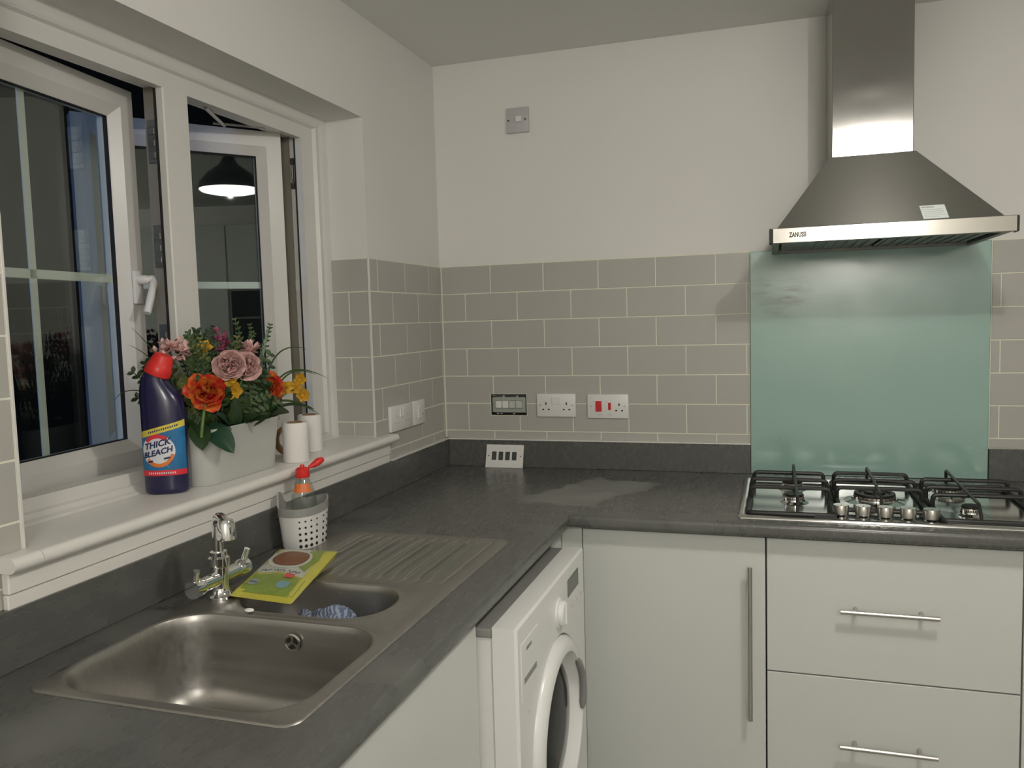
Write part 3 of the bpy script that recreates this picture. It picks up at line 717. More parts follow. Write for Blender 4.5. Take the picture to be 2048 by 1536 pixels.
# ------------------------------------------------------------------ bleach bottle
def bleach():
    c = Vector((-.080, -1.418, 1.0985)); R = Vector((.953, .305, 0)); F = Vector((.305, -.953, 0))     # label faces the room
    ca = math.radians(-7); R, F = R*math.cos(ca)+F*math.sin(ca), F*math.cos(ca)-R*math.sin(ca)
    root = T(empty('bleach_bottle', c), 'navy blue bleach bottle with a red cap on the sill left of the planter', 'bottle')
    n = 40
    secs = [(0, 0, .040, .026), (.004, 0, .0455, .030), (.012, 0, .047, .031), (.160, 0, .0475, .0315), (.185, -.001, .0465, .031), (.205, -.003, .0455, .0295), (.225, -.006, .0415, .028), (.243, -.010, .0345, .0255), (.254, -.0115, .0285, .0235), (.262, -.0100, .0225, .0210)]
    def sec(h, s, hw, hd, tilt=0, k=2.3):
        o = []
        for i in range(n):
            a = 2*math.pi*i/n; e = 2/k; u = math.copysign(abs(math.cos(a))**e, math.cos(a))*hw; v = math.copysign(abs(math.sin(a))**e, math.sin(a))*hd
            o.append(c+R*(s+u*math.cos(tilt))+F*v+Vector((0, 0, h-u*math.sin(tilt))))
        return o
    b = B(); loft(b, [sec(h, s, w_, d, max(0, (h-.2)/.062)*math.radians(24)) for h, s, w_, d in secs]); body = obj('bottle_body', b, M['blueplastic'], root, smooth=50)
    b = B(); t = math.radians(24); o0 = Vector((-.0095, .262)); ax = Vector((math.sin(t), math.cos(t)))
    lp = []
    for d, r_ in ((-.002, .0265), (.002, .0285), (.018, .0275), (.021, .0255), (.036, .0225), (.044, .0195), (.047, .013)):
        q = o0+ax*d
        lp.append([c+R*(q.x+r_*math.cos(a)*math.cos(t))+F*(r_*.95*math.sin(a))+Vector((0, 0, q.y-r_*math.cos(a)*math.sin(t))) for a in [2*math.pi*i/32 for i in range(32)]])
    loft(b, lp); obj('cap', b, M['redcap'], root, smooth=35)
    hw, hd = .0475, .0315
    # arc-length table so that print wraps round the front of the oval
    tab = []; L = 0; prev = None
    for i in range(-60, 61):
        a = math.radians(-90+i*1.5)
        e = 2/2.3; u = math.copysign(abs(math.cos(a))**e, math.cos(a))*hw; v = -math.copysign(abs(math.sin(a))**e, math.sin(a))*hd
        if prev: L += math.hypot(u-prev[0], v-prev[1])
        tab.append((L, u, v)); prev = (u, v)
    half = L/2
    def on(x, h, off):
        s = min(max(x+half, 0), L-1e-6)
        for (l0, u0, v0), (l1, u1, v1) in zip(tab, tab[1:]):
            if l0 <= s <= l1:
                k = (s-l0)/max(1e-9, l1-l0); u, v = u0+(u1-u0)*k, v0+(v1-v0)*k; break
        m = Vector((u/hw**2, v/hd**2)).normalized()
        return c+R*(u+m.x*off)+F*(v+m.y*off)+Vector((0, 0, h))
    def patch(name, f0, f1, x0, x1, m, off, nx=40, ny=4, label=None):
        b = B(); V = [[b.verts.new(on(x0+(x1-x0)*i/nx, f0(x0+(x1-x0)*i/nx)+(f1(x0+(x1-x0)*i/nx)-f0(x0+(x1-x0)*i/nx))*j/ny, off)) for j in range(ny+1)] for i in range(nx+1)]
        for i in range(nx):
            for j in range(ny): b.faces.new((V[i][j], V[i+1][j], V[i+1][j+1], V[i][j+1]))
        o = obj(name, b, m, body, smooth=60, norm=False)
        if label: T(o, label)
    W = .052
    patch('label', lambda x: .052, lambda x: .140+.25*x, -W, W, M['l_blue'], .0005, label='printed bleach label with yellow and red bands')
    patch('label_band', lambda x: .136+.25*x, lambda x: .150+.25*x, -W, W, M['l_yellow'], .0009)
    patch('label_band', lambda x: .042, lambda x: .054, -W, W, M['l_red'], .0009)
    for k in range(14):                                  # rays of the burst
        a = k*2*math.pi/14+.2; b = B(); ps = [(-.006+.026*math.cos(a-.05), .094+.026*math.sin(a-.05)), (-.006+.052*math.cos(a), .094+.040*math.sin(a)), (-.006+.026*math.cos(a+.07), .094+.026*math.sin(a+.07))]
        if not all(.056 < h < .134+.25*x for x, h in ps): continue
        b.faces.new([b.verts.new(on(x, h, .0008)) for x, h in ps]); obj('label_ray', b, M['l_ray'], body, norm=False)
    def blob(name, cx, cz, rx, rz, m, off, a0=0, a1=2*math.pi, inner=0):
        b = B(); n_ = 36; A = [a0+(a1-a0)*i/n_ for i in range(n_+1)]; K = 5
        V = [[b.verts.new(on(cx+(inner+(1-inner)*k/K)*rx*math.cos(a), cz+(inner+(1-inner)*k/K)*rz*math.sin(a), off)) for k in range(K+1)] for a in A]
        for i in range(n_):
            for k in range(K): b.faces.new((V[i][k], V[i][k+1], V[i+1][k+1], V[i+1][k]))
        obj(name, b, m, body, smooth=60, norm=False)
    blob('label_disc', -.008, .097, .036, .034, M['l_white'], .0010)
    blob('label_arc', -.008, .097, .034, .036, M['l_red'], .0014, math.radians(50), math.radians(140), .76)
    blob('label_arc', -.006, .097, .033, .036, M['l_or'], .0014, math.radians(215), math.radians(345), .78)
    def word(s, size, x, z, slope, m, bold=0):
        me = text_mesh(s, size, .12, bold); b = B(); b.from_mesh(me); bpy.data.meshes.remove(me)
        for v in b.verts: v.co = on(x+v.co.x, z+v.co.y+slope*v.co.x, .0018)
        obj('lettering', b, m, body, norm=False)
    word('THICK', .0188, -.009, .1110, .24, M['navy'], .0006); word('BLEACH', .0172, -.009, .0930, .24, M['navy'], .0006)
    for x0, x1 in ((-.030, -.019), (.004, .017)): patch('label_dash', lambda x: .0745+.2*(x+.01), lambda x: .0785+.2*(x+.01), x0, x1, M['navy'], .0018, 6, 1)
    for k in range(13): patch('label_dash', lambda x: .0460, lambda x: .0500, -.030+k*.0045, -.0275+k*.0045, M['l_white'], .0014, 1, 1)
    for k in range(14): patch('label_dash', lambda x: .1410+.25*x, lambda x: .1450+.25*x, -.026+k*.0045, -.0235+k*.0045, M['navy'], .0014, 1, 1)
bleach()

# ------------------------------------------------------------------ planter, flowers, rolls on the sill
SILL = 1.0985
def planter():
    cx, cy = -.068, -1.216
    root = T(empty('planter_trough', (cx, cy, SILL)), 'pale grey oval trough planter on the windowsill holding artificial flowers', 'planter')
    def lp(hx, hy, z, rz=0): return [(x, y, SILL+z) for x, y in rrect(cx, cy, hx, hy, hx*.98, 12)]
    b = B(); loft(b, [lp(.047, .145, 0), lp(.0495, .148, .003), lp(.054, .156, .07), lp(.059, .166, .124), lp(.061, .168, .127), lp(.061, .168, .130), lp(.0575, .1645, .130), lp(.055, .160, .110)], True, True)
    obj('trough', b, M['planter'], root, smooth=40)
    b = B(); loft(b, [lp(.0548, .1598, .1105), lp(.05, .15, .116)], True, True); obj('flower_foam', b, M['soil'], root, smooth=40)
planter()
LEAFG = [simple('leaf_dark', (.018, .045, .012), .5, var=.35, vs=30), simple('leaf_mid', (.045, .085, .02), .5, var=.35, vs=30), simple('leaf_olive', (.12, .14, .03), .55, var=.35, vs=40), simple('stem_green', (.11, .20, .05), .5, var=.2, vs=40), simple('spike_pale', (.36, .48, .33), .55, var=.2, vs=60), simple('leaf_deep', (.012, .055, .025), .4, var=.2)]
PET = dict(red=None, peach=simple('petal_pink', (.80, .52, .49), .6, var=.15, vs=60), mag=simple('petal_magenta', (.42, .10, .20), .6, var=.3, vs=60), yel=simple('petal_yellow', (.72, .42, .035), .55, var=.2, vs=50), cen=simple('flower_eye', (.60, .35, .05), .6, var=.2))
tr = NT('petal_red'); nz = tr.noise(55, 3); PET['red'] = tr.m; tr.set(Base_Color=tr.mix(tr.ramp(nz, .42, .62), (.62, .030, .022), (.75, .22, .03)), Roughness=.55)
def petal(bm, o, d, up, ln, wd, curl=.4, cup=.25, n=6, ruff=0, rd=0):
    d = Vector(d).normalized(); up = Vector(up); up = (up-d*up.dot(d)).normalized(); s = d.cross(up); o = Vector(o); rows_ = []
    for i in range(n+1):
        t = i/n; w_ = wd*(math.sin(math.pi*min(1, .12+t*(.86-.22*rd)))**.7)*.5*(1 if t < 1 else .25+.45*rd)
        cpt = o+d*ln*t+up*ln*curl*(t*t)
        rows_.append([cpt+s*w_*k+up*(cup*w_*k*k+ruff*wd*math.sin(k*5+i*2+ln*900)) for k in (-1, -.5, 0, .5, 1)])
    V = [[bm.verts.new(p) for p in row] for row in rows_]
    for a, c in zip(V, V[1:]):
        for i in range(4): bm.faces.new((a[i], a[i+1], c[i+1], c[i]))
def frame(face):
    f = Vector(face).normalized(); a = f.cross(Vector((0, 0, 1)));
    if a.length < .05: a = Vector((1, 0, 0))
    a.normalize(); return f, a, a.cross(f)
def flowers():
    root = T(empty('flower_arrangement', (-.068, -1.216, SILL+.115)), 'bunch of mixed artificial flowers in red, pink and yellow with trailing greenery in the trough', 'flowers')
    FC = Vector((.62, -.72, .15))
    base = lambda: Vector((-.068+rnd.uniform(-.03, .03), -1.216+rnd.uniform(-.11, .11), SILL+.116))
    def stem(p, r=.0022, b0=None, m=LEAFG[3]):
        q = b0 or base(); p = Vector(p); mid = (p+q)/2+Vector((0, 0, .02)); bm = B()
        tube(bm, [q*(1-t)**2+mid*2*t*(1-t)+p*t*t for t in [k/8 for k in range(9)]], r, 6); return obj('stem', bm, m, root, smooth=60)
    def cup_bloom(name, p, R, mat, layers, face=FC, ruff=.0, wide=1, rd=0):
        f, a, u = frame(face); p = Vector(p); bm = B()
        for li, (cnt, ln, tilt) in enumerate(layers):
            for k in range(cnt):
                an = 2*math.pi*k/cnt+li*.6+rnd.uniform(-.15, .15); rad = a*math.cos(an)+u*math.sin(an)
                petal(bm, p-f*R*.35, (f*(1-tilt)+rad*tilt), f*.5-rad*.5, R*ln*rnd.uniform(.85, 1.1), R*rnd.uniform(.9, 1.1)*wide, curl=rnd.uniform(.05, .5), cup=.5, ruff=ruff, rd=rd)
        o = obj(name, bm, mat, root, smooth=60, norm=False)
        return o
    def tulip(p, R):
        o = cup_bloom('tulip_bloom', p, R, PET['red'], [(7, 1.3, .85), (7, 1.2, .62), (6, 1.05, .35)], ruff=.09, wide=1.15, rd=.8)
        f, a, u = frame(FC); bm = B(); bmesh.ops.create_icosphere(bm, subdivisions=2, radius=R*.22, matrix=Matrix.Translation(Vector(p)+f*R*.1)); obj('bloom_centre', bm, PET['cen'], o, smooth=60)
    def peony(p, R): cup_bloom('peony_bloom', p, R, PET['peach'], [(8, 1.1, .88), (8, 1.05, .66), (7, 1.0, .45), (6, .95, .22)], ruff=.07, wide=1.3, rd=1)
    def daffodil(p, R):
        face = FC+Vector((rnd.uniform(-.4, .4), rnd.uniform(-.4, .4), rnd.uniform(-.3, .3))); o = cup_bloom('daffodil_bloom', p, R, PET['yel'], [(6, 1.25, .82)], face)
        f, a, u = frame(face); bm = B(); q = Vector(p); loft(bm, [[q+f*d+(a*math.cos(t)+u*math.sin(t))*r_ for t in [2*math.pi*i/12 for i in range(12)]] for d, r_ in ((-R*.3, R*.2), (R*.25, R*.30), (R*.35, R*.42))], True, False); obj('trumpet', bm, PET['yel'], o, smooth=60, norm=False)
    def cluster(name, p, R, mat, n, s, el=(1, 1, 1)):
        bm = B(); p = Vector(p)
        for k in range(n):
            d = Vector((rnd.gauss(0, 1), rnd.gauss(0, 1), rnd.gauss(0, 1))).normalized(); q = p+Vector((d.x*el[0], d.y*el[1], d.z*el[2]))*R*rnd.uniform(.4, 1)
            for j in range(5):
                e = (d+Vector((rnd.gauss(0, .6), rnd.gauss(0, .6), rnd.gauss(0, .6)))).normalized(); petal(bm, q, e, Vector((0, 0, 1))+d*.3, s, s*.7, n=3)
        return obj(name, bm, mat, root, smooth=60, norm=False)
    def blade(pts, w_, m, name='grass_blade'):
        P = [Vector(p) for p in pts]; n = 14; bm = B(); L = []
        def bez(t):
            Q = P[:]
            while len(Q) > 1: Q = [x*(1-t)+y*t for x, y in zip(Q, Q[1:])]
            return Q[0]
        for i in range(n+1):
            t = i/n; p = bez(t); tg = (bez(min(1, t+.02))-bez(max(0, t-.02))).normalized(); s = tg.cross(Vector((.75, -.65, .1))).normalized(); h = w_*(1-t**3)*.5+.0003
            L.append([bm.verts.new(p-s*h), bm.verts.new(p+Vector((.0006, -.0006, .0004))), bm.verts.new(p+s*h)])
        for a, c in zip(L, L[1:]):
            for i in range(2): bm.faces.new((a[i], a[i+1], c[i+1], c[i]))
        return obj(name, bm, m, root, smooth=60, norm=False)
    def fern(b0, tip, m, n=12, ll=.020, name='fern_sprig'):
        b0, tip = Vector(b0), Vector(tip); bm = B(); ax = (tip-b0); mid = (b0+tip)/2+Vector((rnd.uniform(-.02, .02), rnd.uniform(-.02, .02), .015))
        f = lambda t: b0*(1-t)**2+mid*2*t*(1-t)+tip*t*t
        tube(bm, [f(k/6) for k in range(7)], .0012, 5)
        for k in range(n):
            t = .25+.75*k/(n-1); p = f(t); tg = (f(min(1, t+.05))-f(max(0, t-.05))).normalized(); side = tg.cross(Vector((.7, -.7, .2))).normalized()
            for s in (-1, 1): petal(bm, p, tg*.55+side*s+Vector((rnd.uniform(-.3, .3), rnd.uniform(-.3, .3), rnd.uniform(-.1, .3))), Vector((.6, -.6, .5)), ll*(1.15-.5*t)*rnd.uniform(.8, 1.2), ll*.42, n=3, curl=.1)
        return obj(name, bm, m, root, smooth=60, norm=False)
    def big_leaf(o, d, ln, wd, m, curl=-.3): bm = B(); petal(bm, o, d, Vector((.5, -.5, .7)), ln, wd, curl=curl, cup=.3, n=9); return obj('broad_leaf', bm, m, root, smooth=60, norm=False)
    # bulk of small leaves low in the trough
    for k in range(46):
        q = base(); t = Vector((rnd.uniform(-.125, -.005), rnd.uniform(-1.385, -1.06), rnd.uniform(1.25, 1.385))); fern(q, t, LEAFG[rnd.choice((0, 0, 0, 1, 1, 2))], 9, rnd.uniform(.020, .030))
    for k in range(14):
        t = Vector((rnd.uniform(-.150, -.128), rnd.uniform(-1.43, -1.33), rnd.uniform(1.30, 1.40))); fern(Vector((-.112, -1.30, SILL+.116)), t, LEAFG[rnd.choice((0, 0, 2))], 10, .024)
    for k in range(22):
        t = Vector((rnd.uniform(-.115, -.05), rnd.uniform(-1.34, -1.12), rnd.uniform(1.40, 1.455))); fern(base(), t, LEAFG[rnd.choice((0, 1, 2, 2))], 12, .016)
    for k in range(14):
        q = Vector((rnd.uniform(-.09, -.01), rnd.uniform(-1.35, -1.09), SILL+.12)); big_leaf(q, (rnd.uniform(.2, .8), rnd.uniform(-.9, .9), rnd.uniform(.35, .9)), rnd.uniform(.06, .095), rnd.uniform(.022, .034), LEAFG[rnd.choice((0, 5, 0))])
    big_leaf((-.03, -1.34, 1.235), (.45, -.05, -.25), .085, .055, LEAFG[5]); big_leaf((-.040, -1.362, 1.24), (.5, -.45, -.35), .070, .048, LEAFG[0])
    big_leaf((-.045, -1.10, 1.235), (.35, .8, .15), .085, .036, LEAFG[0]); big_leaf((-.05, -1.13, 1.24), (.3, .6, .35), .08, .032, LEAFG[5])
    tulip((-.004, -1.366, 1.317), .037); tulip((-.030, -1.092, 1.304), .033)
    peony((-.030, -1.245, 1.370), .036); peony((-.035, -1.176, 1.362), .034)
    cluster('hydrangea_bloom', (-.098, -1.360, 1.408), .030, PET['peach'], 46, .014, (1, 1.5, .8)); cluster('stock_bloom', (-.095, -1.203, 1.420), .026, PET['mag'], 34, .013, (1, 1.1, 1.25)); cluster('tulip_bud', (-.060, -1.124, 1.403), .013, PET['peach'], 14, .018)
    for p, R in (((-.020, -1.253, 1.308), .021), ((-.030, -1.246, 1.340), .018), ((-.040, -1.002, 1.292), .017), ((-.040, -.960, 1.290), .018), ((-.050, -.915, 1.309), .017), ((-.030, -.936, 1.268), .018), ((-.080, -1.272, 1.412), .017), ((-.035, -1.215, 1.352), .015)): daffodil(p, R)
    stem((-.002, -1.372, 1.300), .0040, Vector((-.014, -1.382, SILL+.117)), LEAFG[3]); stem((-.03, -1.095, 1.29), .003, Vector((-.045, -1.14, SILL+.117)))
    for p in ((-.03, -1.245, 1.35), (-.035, -1.18, 1.345), (-.098, -1.36, 1.39), (-.095, -1.203, 1.40), (-.06, -1.124, 1.39), (-.02, -1.25, 1.295)): stem(p)
    for p in ((-.040, -1.0, 1.29), (-.040, -.955, 1.287), (-.05, -.913, 1.305)): stem(p, .0014, Vector((-.055, -1.075, SILL+.13)))
    sp = B(); o0, o1 = Vector((-.070, -1.072, 1.345)), Vector((-.070, -1.026, 1.448))
    for k in range(46):
        t = k/45; p = o0*(1-t)+o1*t; an = k*2.4; petal(sp, p, (math.cos(an), math.sin(an), .9), (0, 0, 1), .020*(1.05-.75*t), .009*(1.1-.6*t), n=3)
    obj('veronica_spike', sp, LEAFG[4], root, smooth=60, norm=False); stem(o0, .0018, Vector((-.06, -1.10, SILL+.117)))
    G_ = lambda *p, w_=.0042, m=1: blade(p, w_, LEAFG[m])
    G_((-.06, -1.09, 1.22), (-.08, -1.03, 1.40), (-.075, -.95, 1.41), (-.06, -.862, 1.392)); G_((-.06, -1.09, 1.22), (-.06, -1.02, 1.37), (-.04, -.92, 1.35), (-.02, -.818, 1.304))
    G_((-.05, -1.09, 1.23), (-.05, -1.03, 1.29), (-.03, -.95, 1.25), (-.01, -.887, 1.207), w_=.006); G_((-.06, -1.08, 1.23), (-.05, -.99, 1.36), (-.04, -.94, 1.34), (-.02, -.88, 1.32))
    G_((-.05, -1.07, 1.23), (-.04, -1.0, 1.27), (-.02, -.93, 1.235), (-.02, -.90, 1.225), w_=.008, m=0)
    G_((-.08, -1.33, 1.23), (-.10, -1.37, 1.38), (-.10, -1.43, 1.43), (-.10, -1.476, 1.464), w_=.0022); G_((-.08, -1.33, 1.23), (-.10, -1.38, 1.38), (-.10, -1.44, 1.41), (-.10, -1.485, 1.427), w_=.0022); G_((-.10, -1.31, 1.23), (-.145, -1.38, 1.34), (-.145, -1.46, 1.34), (-.135, -1.50, 1.31), w_=.0022)
    for tip in ((-.08, -1.149, 1.476), (-.08, -1.089, 1.462), (-.08, -1.00, 1.461), (-.09, -1.06, 1.44), (-.09, -1.175, 1.44)): G_((-.07, -1.15, 1.23), (-.08, (tip[1]-1.15)/2, 1.36), tip, w_=.003); fern((-.075, (tip[1]-1.13)/2, 1.36), tip, LEAFG[1], 7, .013)
    for tip in ((-.10, -1.302, 1.441), (-.10, -1.345, 1.425), (-.09, -1.235, 1.450), (-.10, -1.27, 1.452)): fern((-.08, -1.27, 1.30), tip, LEAFG[rnd.choice((0, 1))], 14, .020)
    for k in range(5): G_((-.06, -1.25, 1.23), (-.01, rnd.uniform(-1.3, -1.2), 1.30), (.005, rnd.uniform(-1.33, -1.12), rnd.uniform(1.22, 1.28)), w_=.003)
flowers()
def paper_roll(x, y, label, r=.033, h=.104):
    b = B(); lathe(b, [(r-.001, 0), (r, .002), (r, h-.003), (r-.002, h), (.0215, h), (.0200, h-.001), (.0200, .004), (.003, .004)], (0, 0, 0), 36); root = empty('paper_roll', (x, y, SILL)); T(root, label, 'paper roll', 'white paper rolls on the windowsill')
    p = obj('paper', b, M['paper'], root, smooth=40, local=True)
    b = B(); lathe(b, [(.0198, .003), (.0198, h+.001), (.0186, h+.001), (.0186, .005)], n=28, cap0=False, cap1=False); obj('cardboard_core', b, M['cardboard'], root, smooth=40, local=True)
paper_roll(-.012, -1.012, 'upright white paper roll touching the right end of the trough planter', .0335); paper_roll(-.070, -.846, 'upright white paper roll nearest to the right window jamb', .0335)
b = B(); MT = Matrix.Translation((-.071, -.942, SILL+.0455)) @ Matrix.Rotation(math.radians(24), 4, 'Z') @ Matrix.Rotation(math.pi/2, 4, 'X')
lathe(b, [(.0375, -.013), (.045, -.013), (.045, .013), (.0375, .013), (.0375, -.013)], n=40, cap0=False, cap1=False, M=MT)
tp_ = T(empty('tape_roll', (-.071, -.942, SILL)), 'brown roll of tape standing on edge between the two white paper rolls', 'tape'); obj('tape', b, simple('brown_tape', (.26, .13, .045), .35, var=.1), tp_, smooth=40)
b = B(); lathe(b, [(.034, -.0128), (.0374, -.0128), (.0374, .0128), (.034, .0128), (.034, -.0128)], n=36, cap0=False, cap1=False, M=MT); obj('cardboard_core', b, M['cardboard'], tp_, smooth=40)

# ------------------------------------------------------------------ sockets and switches
def slot(bm, x, z, w_, h, y): box(bm, x-w_/2, x+w_/2, y-.0004, y+.002, z-h/2, z+h/2)
def plate_y(root, x0, x1, z0, z1, m, th=.0095, y=-.0005): return obj('plate', box(B(), x0, x1, y-th, y, z0, z1, .0018, 2), m, root, smooth=40)
def socket_y(name, label, cat, x0, x1, z0, z1, kind):
    cx, cz = (x0+x1)/2, (z0+z1)/2; root = T(empty(name, (cx, 0, cz)), label, cat); y = -.010; p = plate_y(root, x0, x1, z0, z1, M['white_pl'])
    b = B()
    for sx in ((-1, 1) if kind == 'double' else (1,)):
        sc = cx+sx*.0385 if kind == 'double' else cx+.041
        slot(b, sc, cz+.006, .0042, .0095, y); slot(b, sc-.0105, cz-.0155, .0068, .0048, y); slot(b, sc+.0105, cz-.0155, .0068, .0048, y)
    obj('pin_slots', b, M['slot'], p)
    for sx in (-1, 1):
        b = B(); lathe(b, [(.003, 0), (.003, .0008), (.0015, .001)], n=12, M=Matrix.Translation((cx+sx*.0605, y+.0004, cz)) @ Matrix.Rotation(math.pi/2, 4, 'X')); obj('screw', b, M['nickel'], root)
    if kind == 'double':
        for sx in (-1, 1): b = B(); box(b, cx+sx*.010-.0065, cx+sx*.010+.0065, y-.0035, y+.001, cz+.004, cz+.031, .001, M=None); obj('rocker_switch', b, M['white_pl'], root)
    else:
        for xx, w_, h in ((cx-.033, .022, .038), (cx+.007, .0095, .026)): b = B(); box(b, xx-w_/2, xx+w_/2, y-.004, y+.001, cz-h/2, cz+h/2, .001); T(obj('rocker_switch', b, M['red'], root), 'red rocker switch')
        b = B(); [slot(b, xx, zz, w_, .0022, y) for xx, zz, w_ in ((cx-.030, cz-.030, .018), (cx+.007, cz-.030, .016), (cx-.052, cz+.016, .006), (cx-.004, cz+.017, .007))]; obj('print_marks', b, M['grey_pl'], p)
socket_y('double_socket', 'white double power socket on the tiles between the open switch box and the red-switch socket', 'socket', .369, .5145, 1.0985, 1.183, 'double')
socket_y('cooker_socket', 'white cooker control socket with two red rocker switches', 'socket', .558, .7065, 1.095, 1.181, 'cooker')
# upper wall switch
r0 = T(empty('fused_switch', (.3225, 0, 2.172)), 'small greyish square switch plate high on the white back wall', 'switch')
p = plate_y(r0, .282, .3635, 2.128, 2.2155, M['grey_pl'], .015, .0045)
b = B(); box(b, .318, .340, -.0185, -.0145, 2.164, 2.184, .001); obj('rocker_switch', b, M['white_pl'], r0)
for x in (.2905, .354): b = B(); lathe(b, [(.003, 0), (.003, .0008)], n=10, M=Matrix.Translation((x, -.0152, 2.171)) @ Matrix.Rotation(math.pi/2, 4, 'X')); obj('screw', b, M['slot'], r0)
# open back box with its bare grid switch module
r0 = T(empty('grid_switch_module', (.2565, .02, 1.14)), 'uncovered four-gang switch module in an open box in the tiles', 'switch')
b = B(); s = B(); ring(s, HX0+.0005, HX1-.0005, HZ0+.0005, HZ1-.0005, [(0, 0), (1, 0), (1, .036), (0, .036)], (.003,)*4)
for v in s.verts: v.co = Vector((v.co.y, v.co.x+.001, v.co.z))
merge(b, s); obj('back_box', b, M['slot'], r0)
b = B(); cells(b, [HX0+.004, .203, .310, HX1-.004], [1.112, 1.1265, 1.156, 1.168], lambda u, v: not (.203 < u < .310 and 1.1265 < v < 1.156), lambda u, v: (u, .006, v)); solid(b, (0, .002, 0))
for k in range(5): box(b, .2015+k*.0265, .2045+k*.0265, .0035, .006, 1.1265, 1.156)
obj('mounting_frame', b, M['galv'], r0)
for k in range(4):
    b = B(); x = .2165+k*.0265; box(b, x-.0112, x+.0112, -.001, .012, 1.1275, 1.155, .0015); T(obj('rocker_switch', b, M['white_pl'] if k < 2 else M['planter'], r0))
b = B(); [box(b, HX0+.006+k*.013, HX0+.015+k*.013, .004+(k % 3)*.004, .010+(k % 3)*.004, 1.168 if k % 2 else 1.172, 1.176) for k in (0, 3, 7)]; [box(b, HX0+.006+k*.013, HX0+.014+k*.013, .005+(k % 3)*.004, .011+(k % 3)*.004, 1.104, 1.1095) for k in (1, 2, 6)]; T(obj('plaster_crumbs', b, M['galv'], r0), kind='stuff')
# its loose cover plate leaning on the upstand
r0 = empty('switch_cover_plate', (.245, -.0445, .9104)); r0.rotation_euler = (math.radians(-17.5), 0, 0); T(r0, 'loose white four-hole switch cover plate leaning on the back upstand', 'switch plate')
hs = [(-.0505+k*.0262, -.0505+k*.0262+.0185) for k in range(4)]; xs_ = [-.0725]+[q for h in hs for q in h]+[.0725]
b = B(); cells(b, xs_, [.0005, .0285, .0600, .0865], lambda u, v: not (.0285 < v < .06 and any(a < u+.003 < c for a, c in [(h[0]+.003, h[1]+.003) for h in hs])), lambda u, v: (u, 0, v)); solid(b, (0, .004, 0))
pl = obj('plate', b, M['white_pl'], r0, local=True)
b = B(); [lathe(b, [(.0022, 0), (.0022, .0006)], n=10, M=Matrix.Translation((x, -.0001, .0442)) @ Matrix.Rotation(math.pi/2, 4, 'X')) for x in (-.062, .062)]; obj('screw_holes', b, M['slot'], pl, local=True)
b = B(); [box(b, h[0]+.0005, h[1]-.0005, .0025, .0038, .029, .0595) for h in hs]; obj('switch_openings', b, simple('dark_opening', (.06, .062, .06), .5), pl, local=True)
# sockets on the window wall
def plate_x(name, label, cat, y0, y1, dbl):
    z0, z1 = 1.1005, 1.1845; cy, cz = (y0+y1)/2, (z0+z1)/2; root = T(empty(name, (0, cy, cz)), label, cat)
    p = obj('plate', box(B(), .0005, .0125, y0, y1, z0, z1, .0018, 2), M['white_pl'], root, smooth=40); b = B()
    if dbl:
        for s in (-1, 1):
            for dy, dz_, a, c in ((0, .006, .0042, .0095), (-.0105, -.0155, .0068, .0048), (.0105, -.0155, .0068, .0048)): box(b, .0110, .0129, cy+s*.040+dy-a/2, cy+s*.040+dy+a/2, cz+dz_-c/2, cz+dz_+c/2)
        obj('pin_slots', b, M['grey_pl'], p)
        for s in (-1, 1): b = B(); box(b, .0115, .016, cy+s*.010-.0065, cy+s*.010+.0065, cz+.002, cz+.030, .001); obj('rocker_switch', b, M['white_pl'], root)
    else:
        b = B(); box(b, .0115, .0165, cy-.017, cy+.010, cz-.022, cz+.022, .0015); obj('rocker_switch', b, M['white_pl'], root)
        b = B(); box(b, .0110, .0129, cy+.022, cy+.030, cz-.012, cz-.006); obj('indicator', b, M['wm_grey'], p)
plate_x('double_socket', 'white double power socket on the window wall above the sill end', 'socket', -.488, -.324, True)
plate_x('fused_switch', 'narrow white switch plate next to the double socket on the window wall', 'switch', -.311, -.216, False)

# ------------------------------------------------------------------ glass splashback
b = B(); box(b, 1.124, 1.8405, -.0105, -.0045, .9105, 1.660, .0012); 
for f in b.faces: f.material_index = 0 if abs(f.normal.y) > .9 else 1
o = obj('glass_splashback', b, [M['splash'], M['splash_edge']]); T(o, 'sea-green glass splashback panel behind the hob', 'splashback')

# ------------------------------------------------------------------ cooker hood
hd = T(empty('cooker_hood', (1.47, -.24, 1.647)), 'stainless steel chimney cooker hood above the hob', 'cooker hood')
b = B(); box(b, 1.361, 1.577, -.292, -.0055, 1.898, 2.399, .002); obj('chimney', b, M['steel'], hd, uv=True)
b = B(); loft(b, [[(1.207, -.455, 1.688), (1.772, -.455, 1.688), (1.772, -.0055, 1.688), (1.207, -.0055, 1.688)], [(1.355, -.296, 1.901), (1.583, -.296, 1.901), (1.583, -.0055, 1.901), (1.355, -.0055, 1.901)]]); cn = obj('canopy', b, M['steel_h'], hd, uv=True)
b = B(); cells(b, [1.194, 1.214, 1.766, 1.786], [-.476, -.440, -.040, -.0055], lambda u, v: not (1.214 < u < 1.766 and -.440 < v < -.040), lambda u, v: (u, v, 1.648)); solid(b, (0, 0, .034)); box(b, 1.194, 1.786, -.476, -.0055, 1.683, 1.6875); obj('hood_body', b, M['steel_d'], hd)
b = B(); box(b, 1.1965, 1.792, -.486, -.477, 1.6465, 1.688, .0015); fp = obj('front_strip', b, M['steel_f'], hd, uv=True)
for x0, x1 in ((1.1875, 1.196), (1.7925, 1.797)): b = B(); box(b, x0, x1, -.486, -.44, 1.6465, 1.688, .003, 2); obj('end_cap', b, M['dark'], hd)
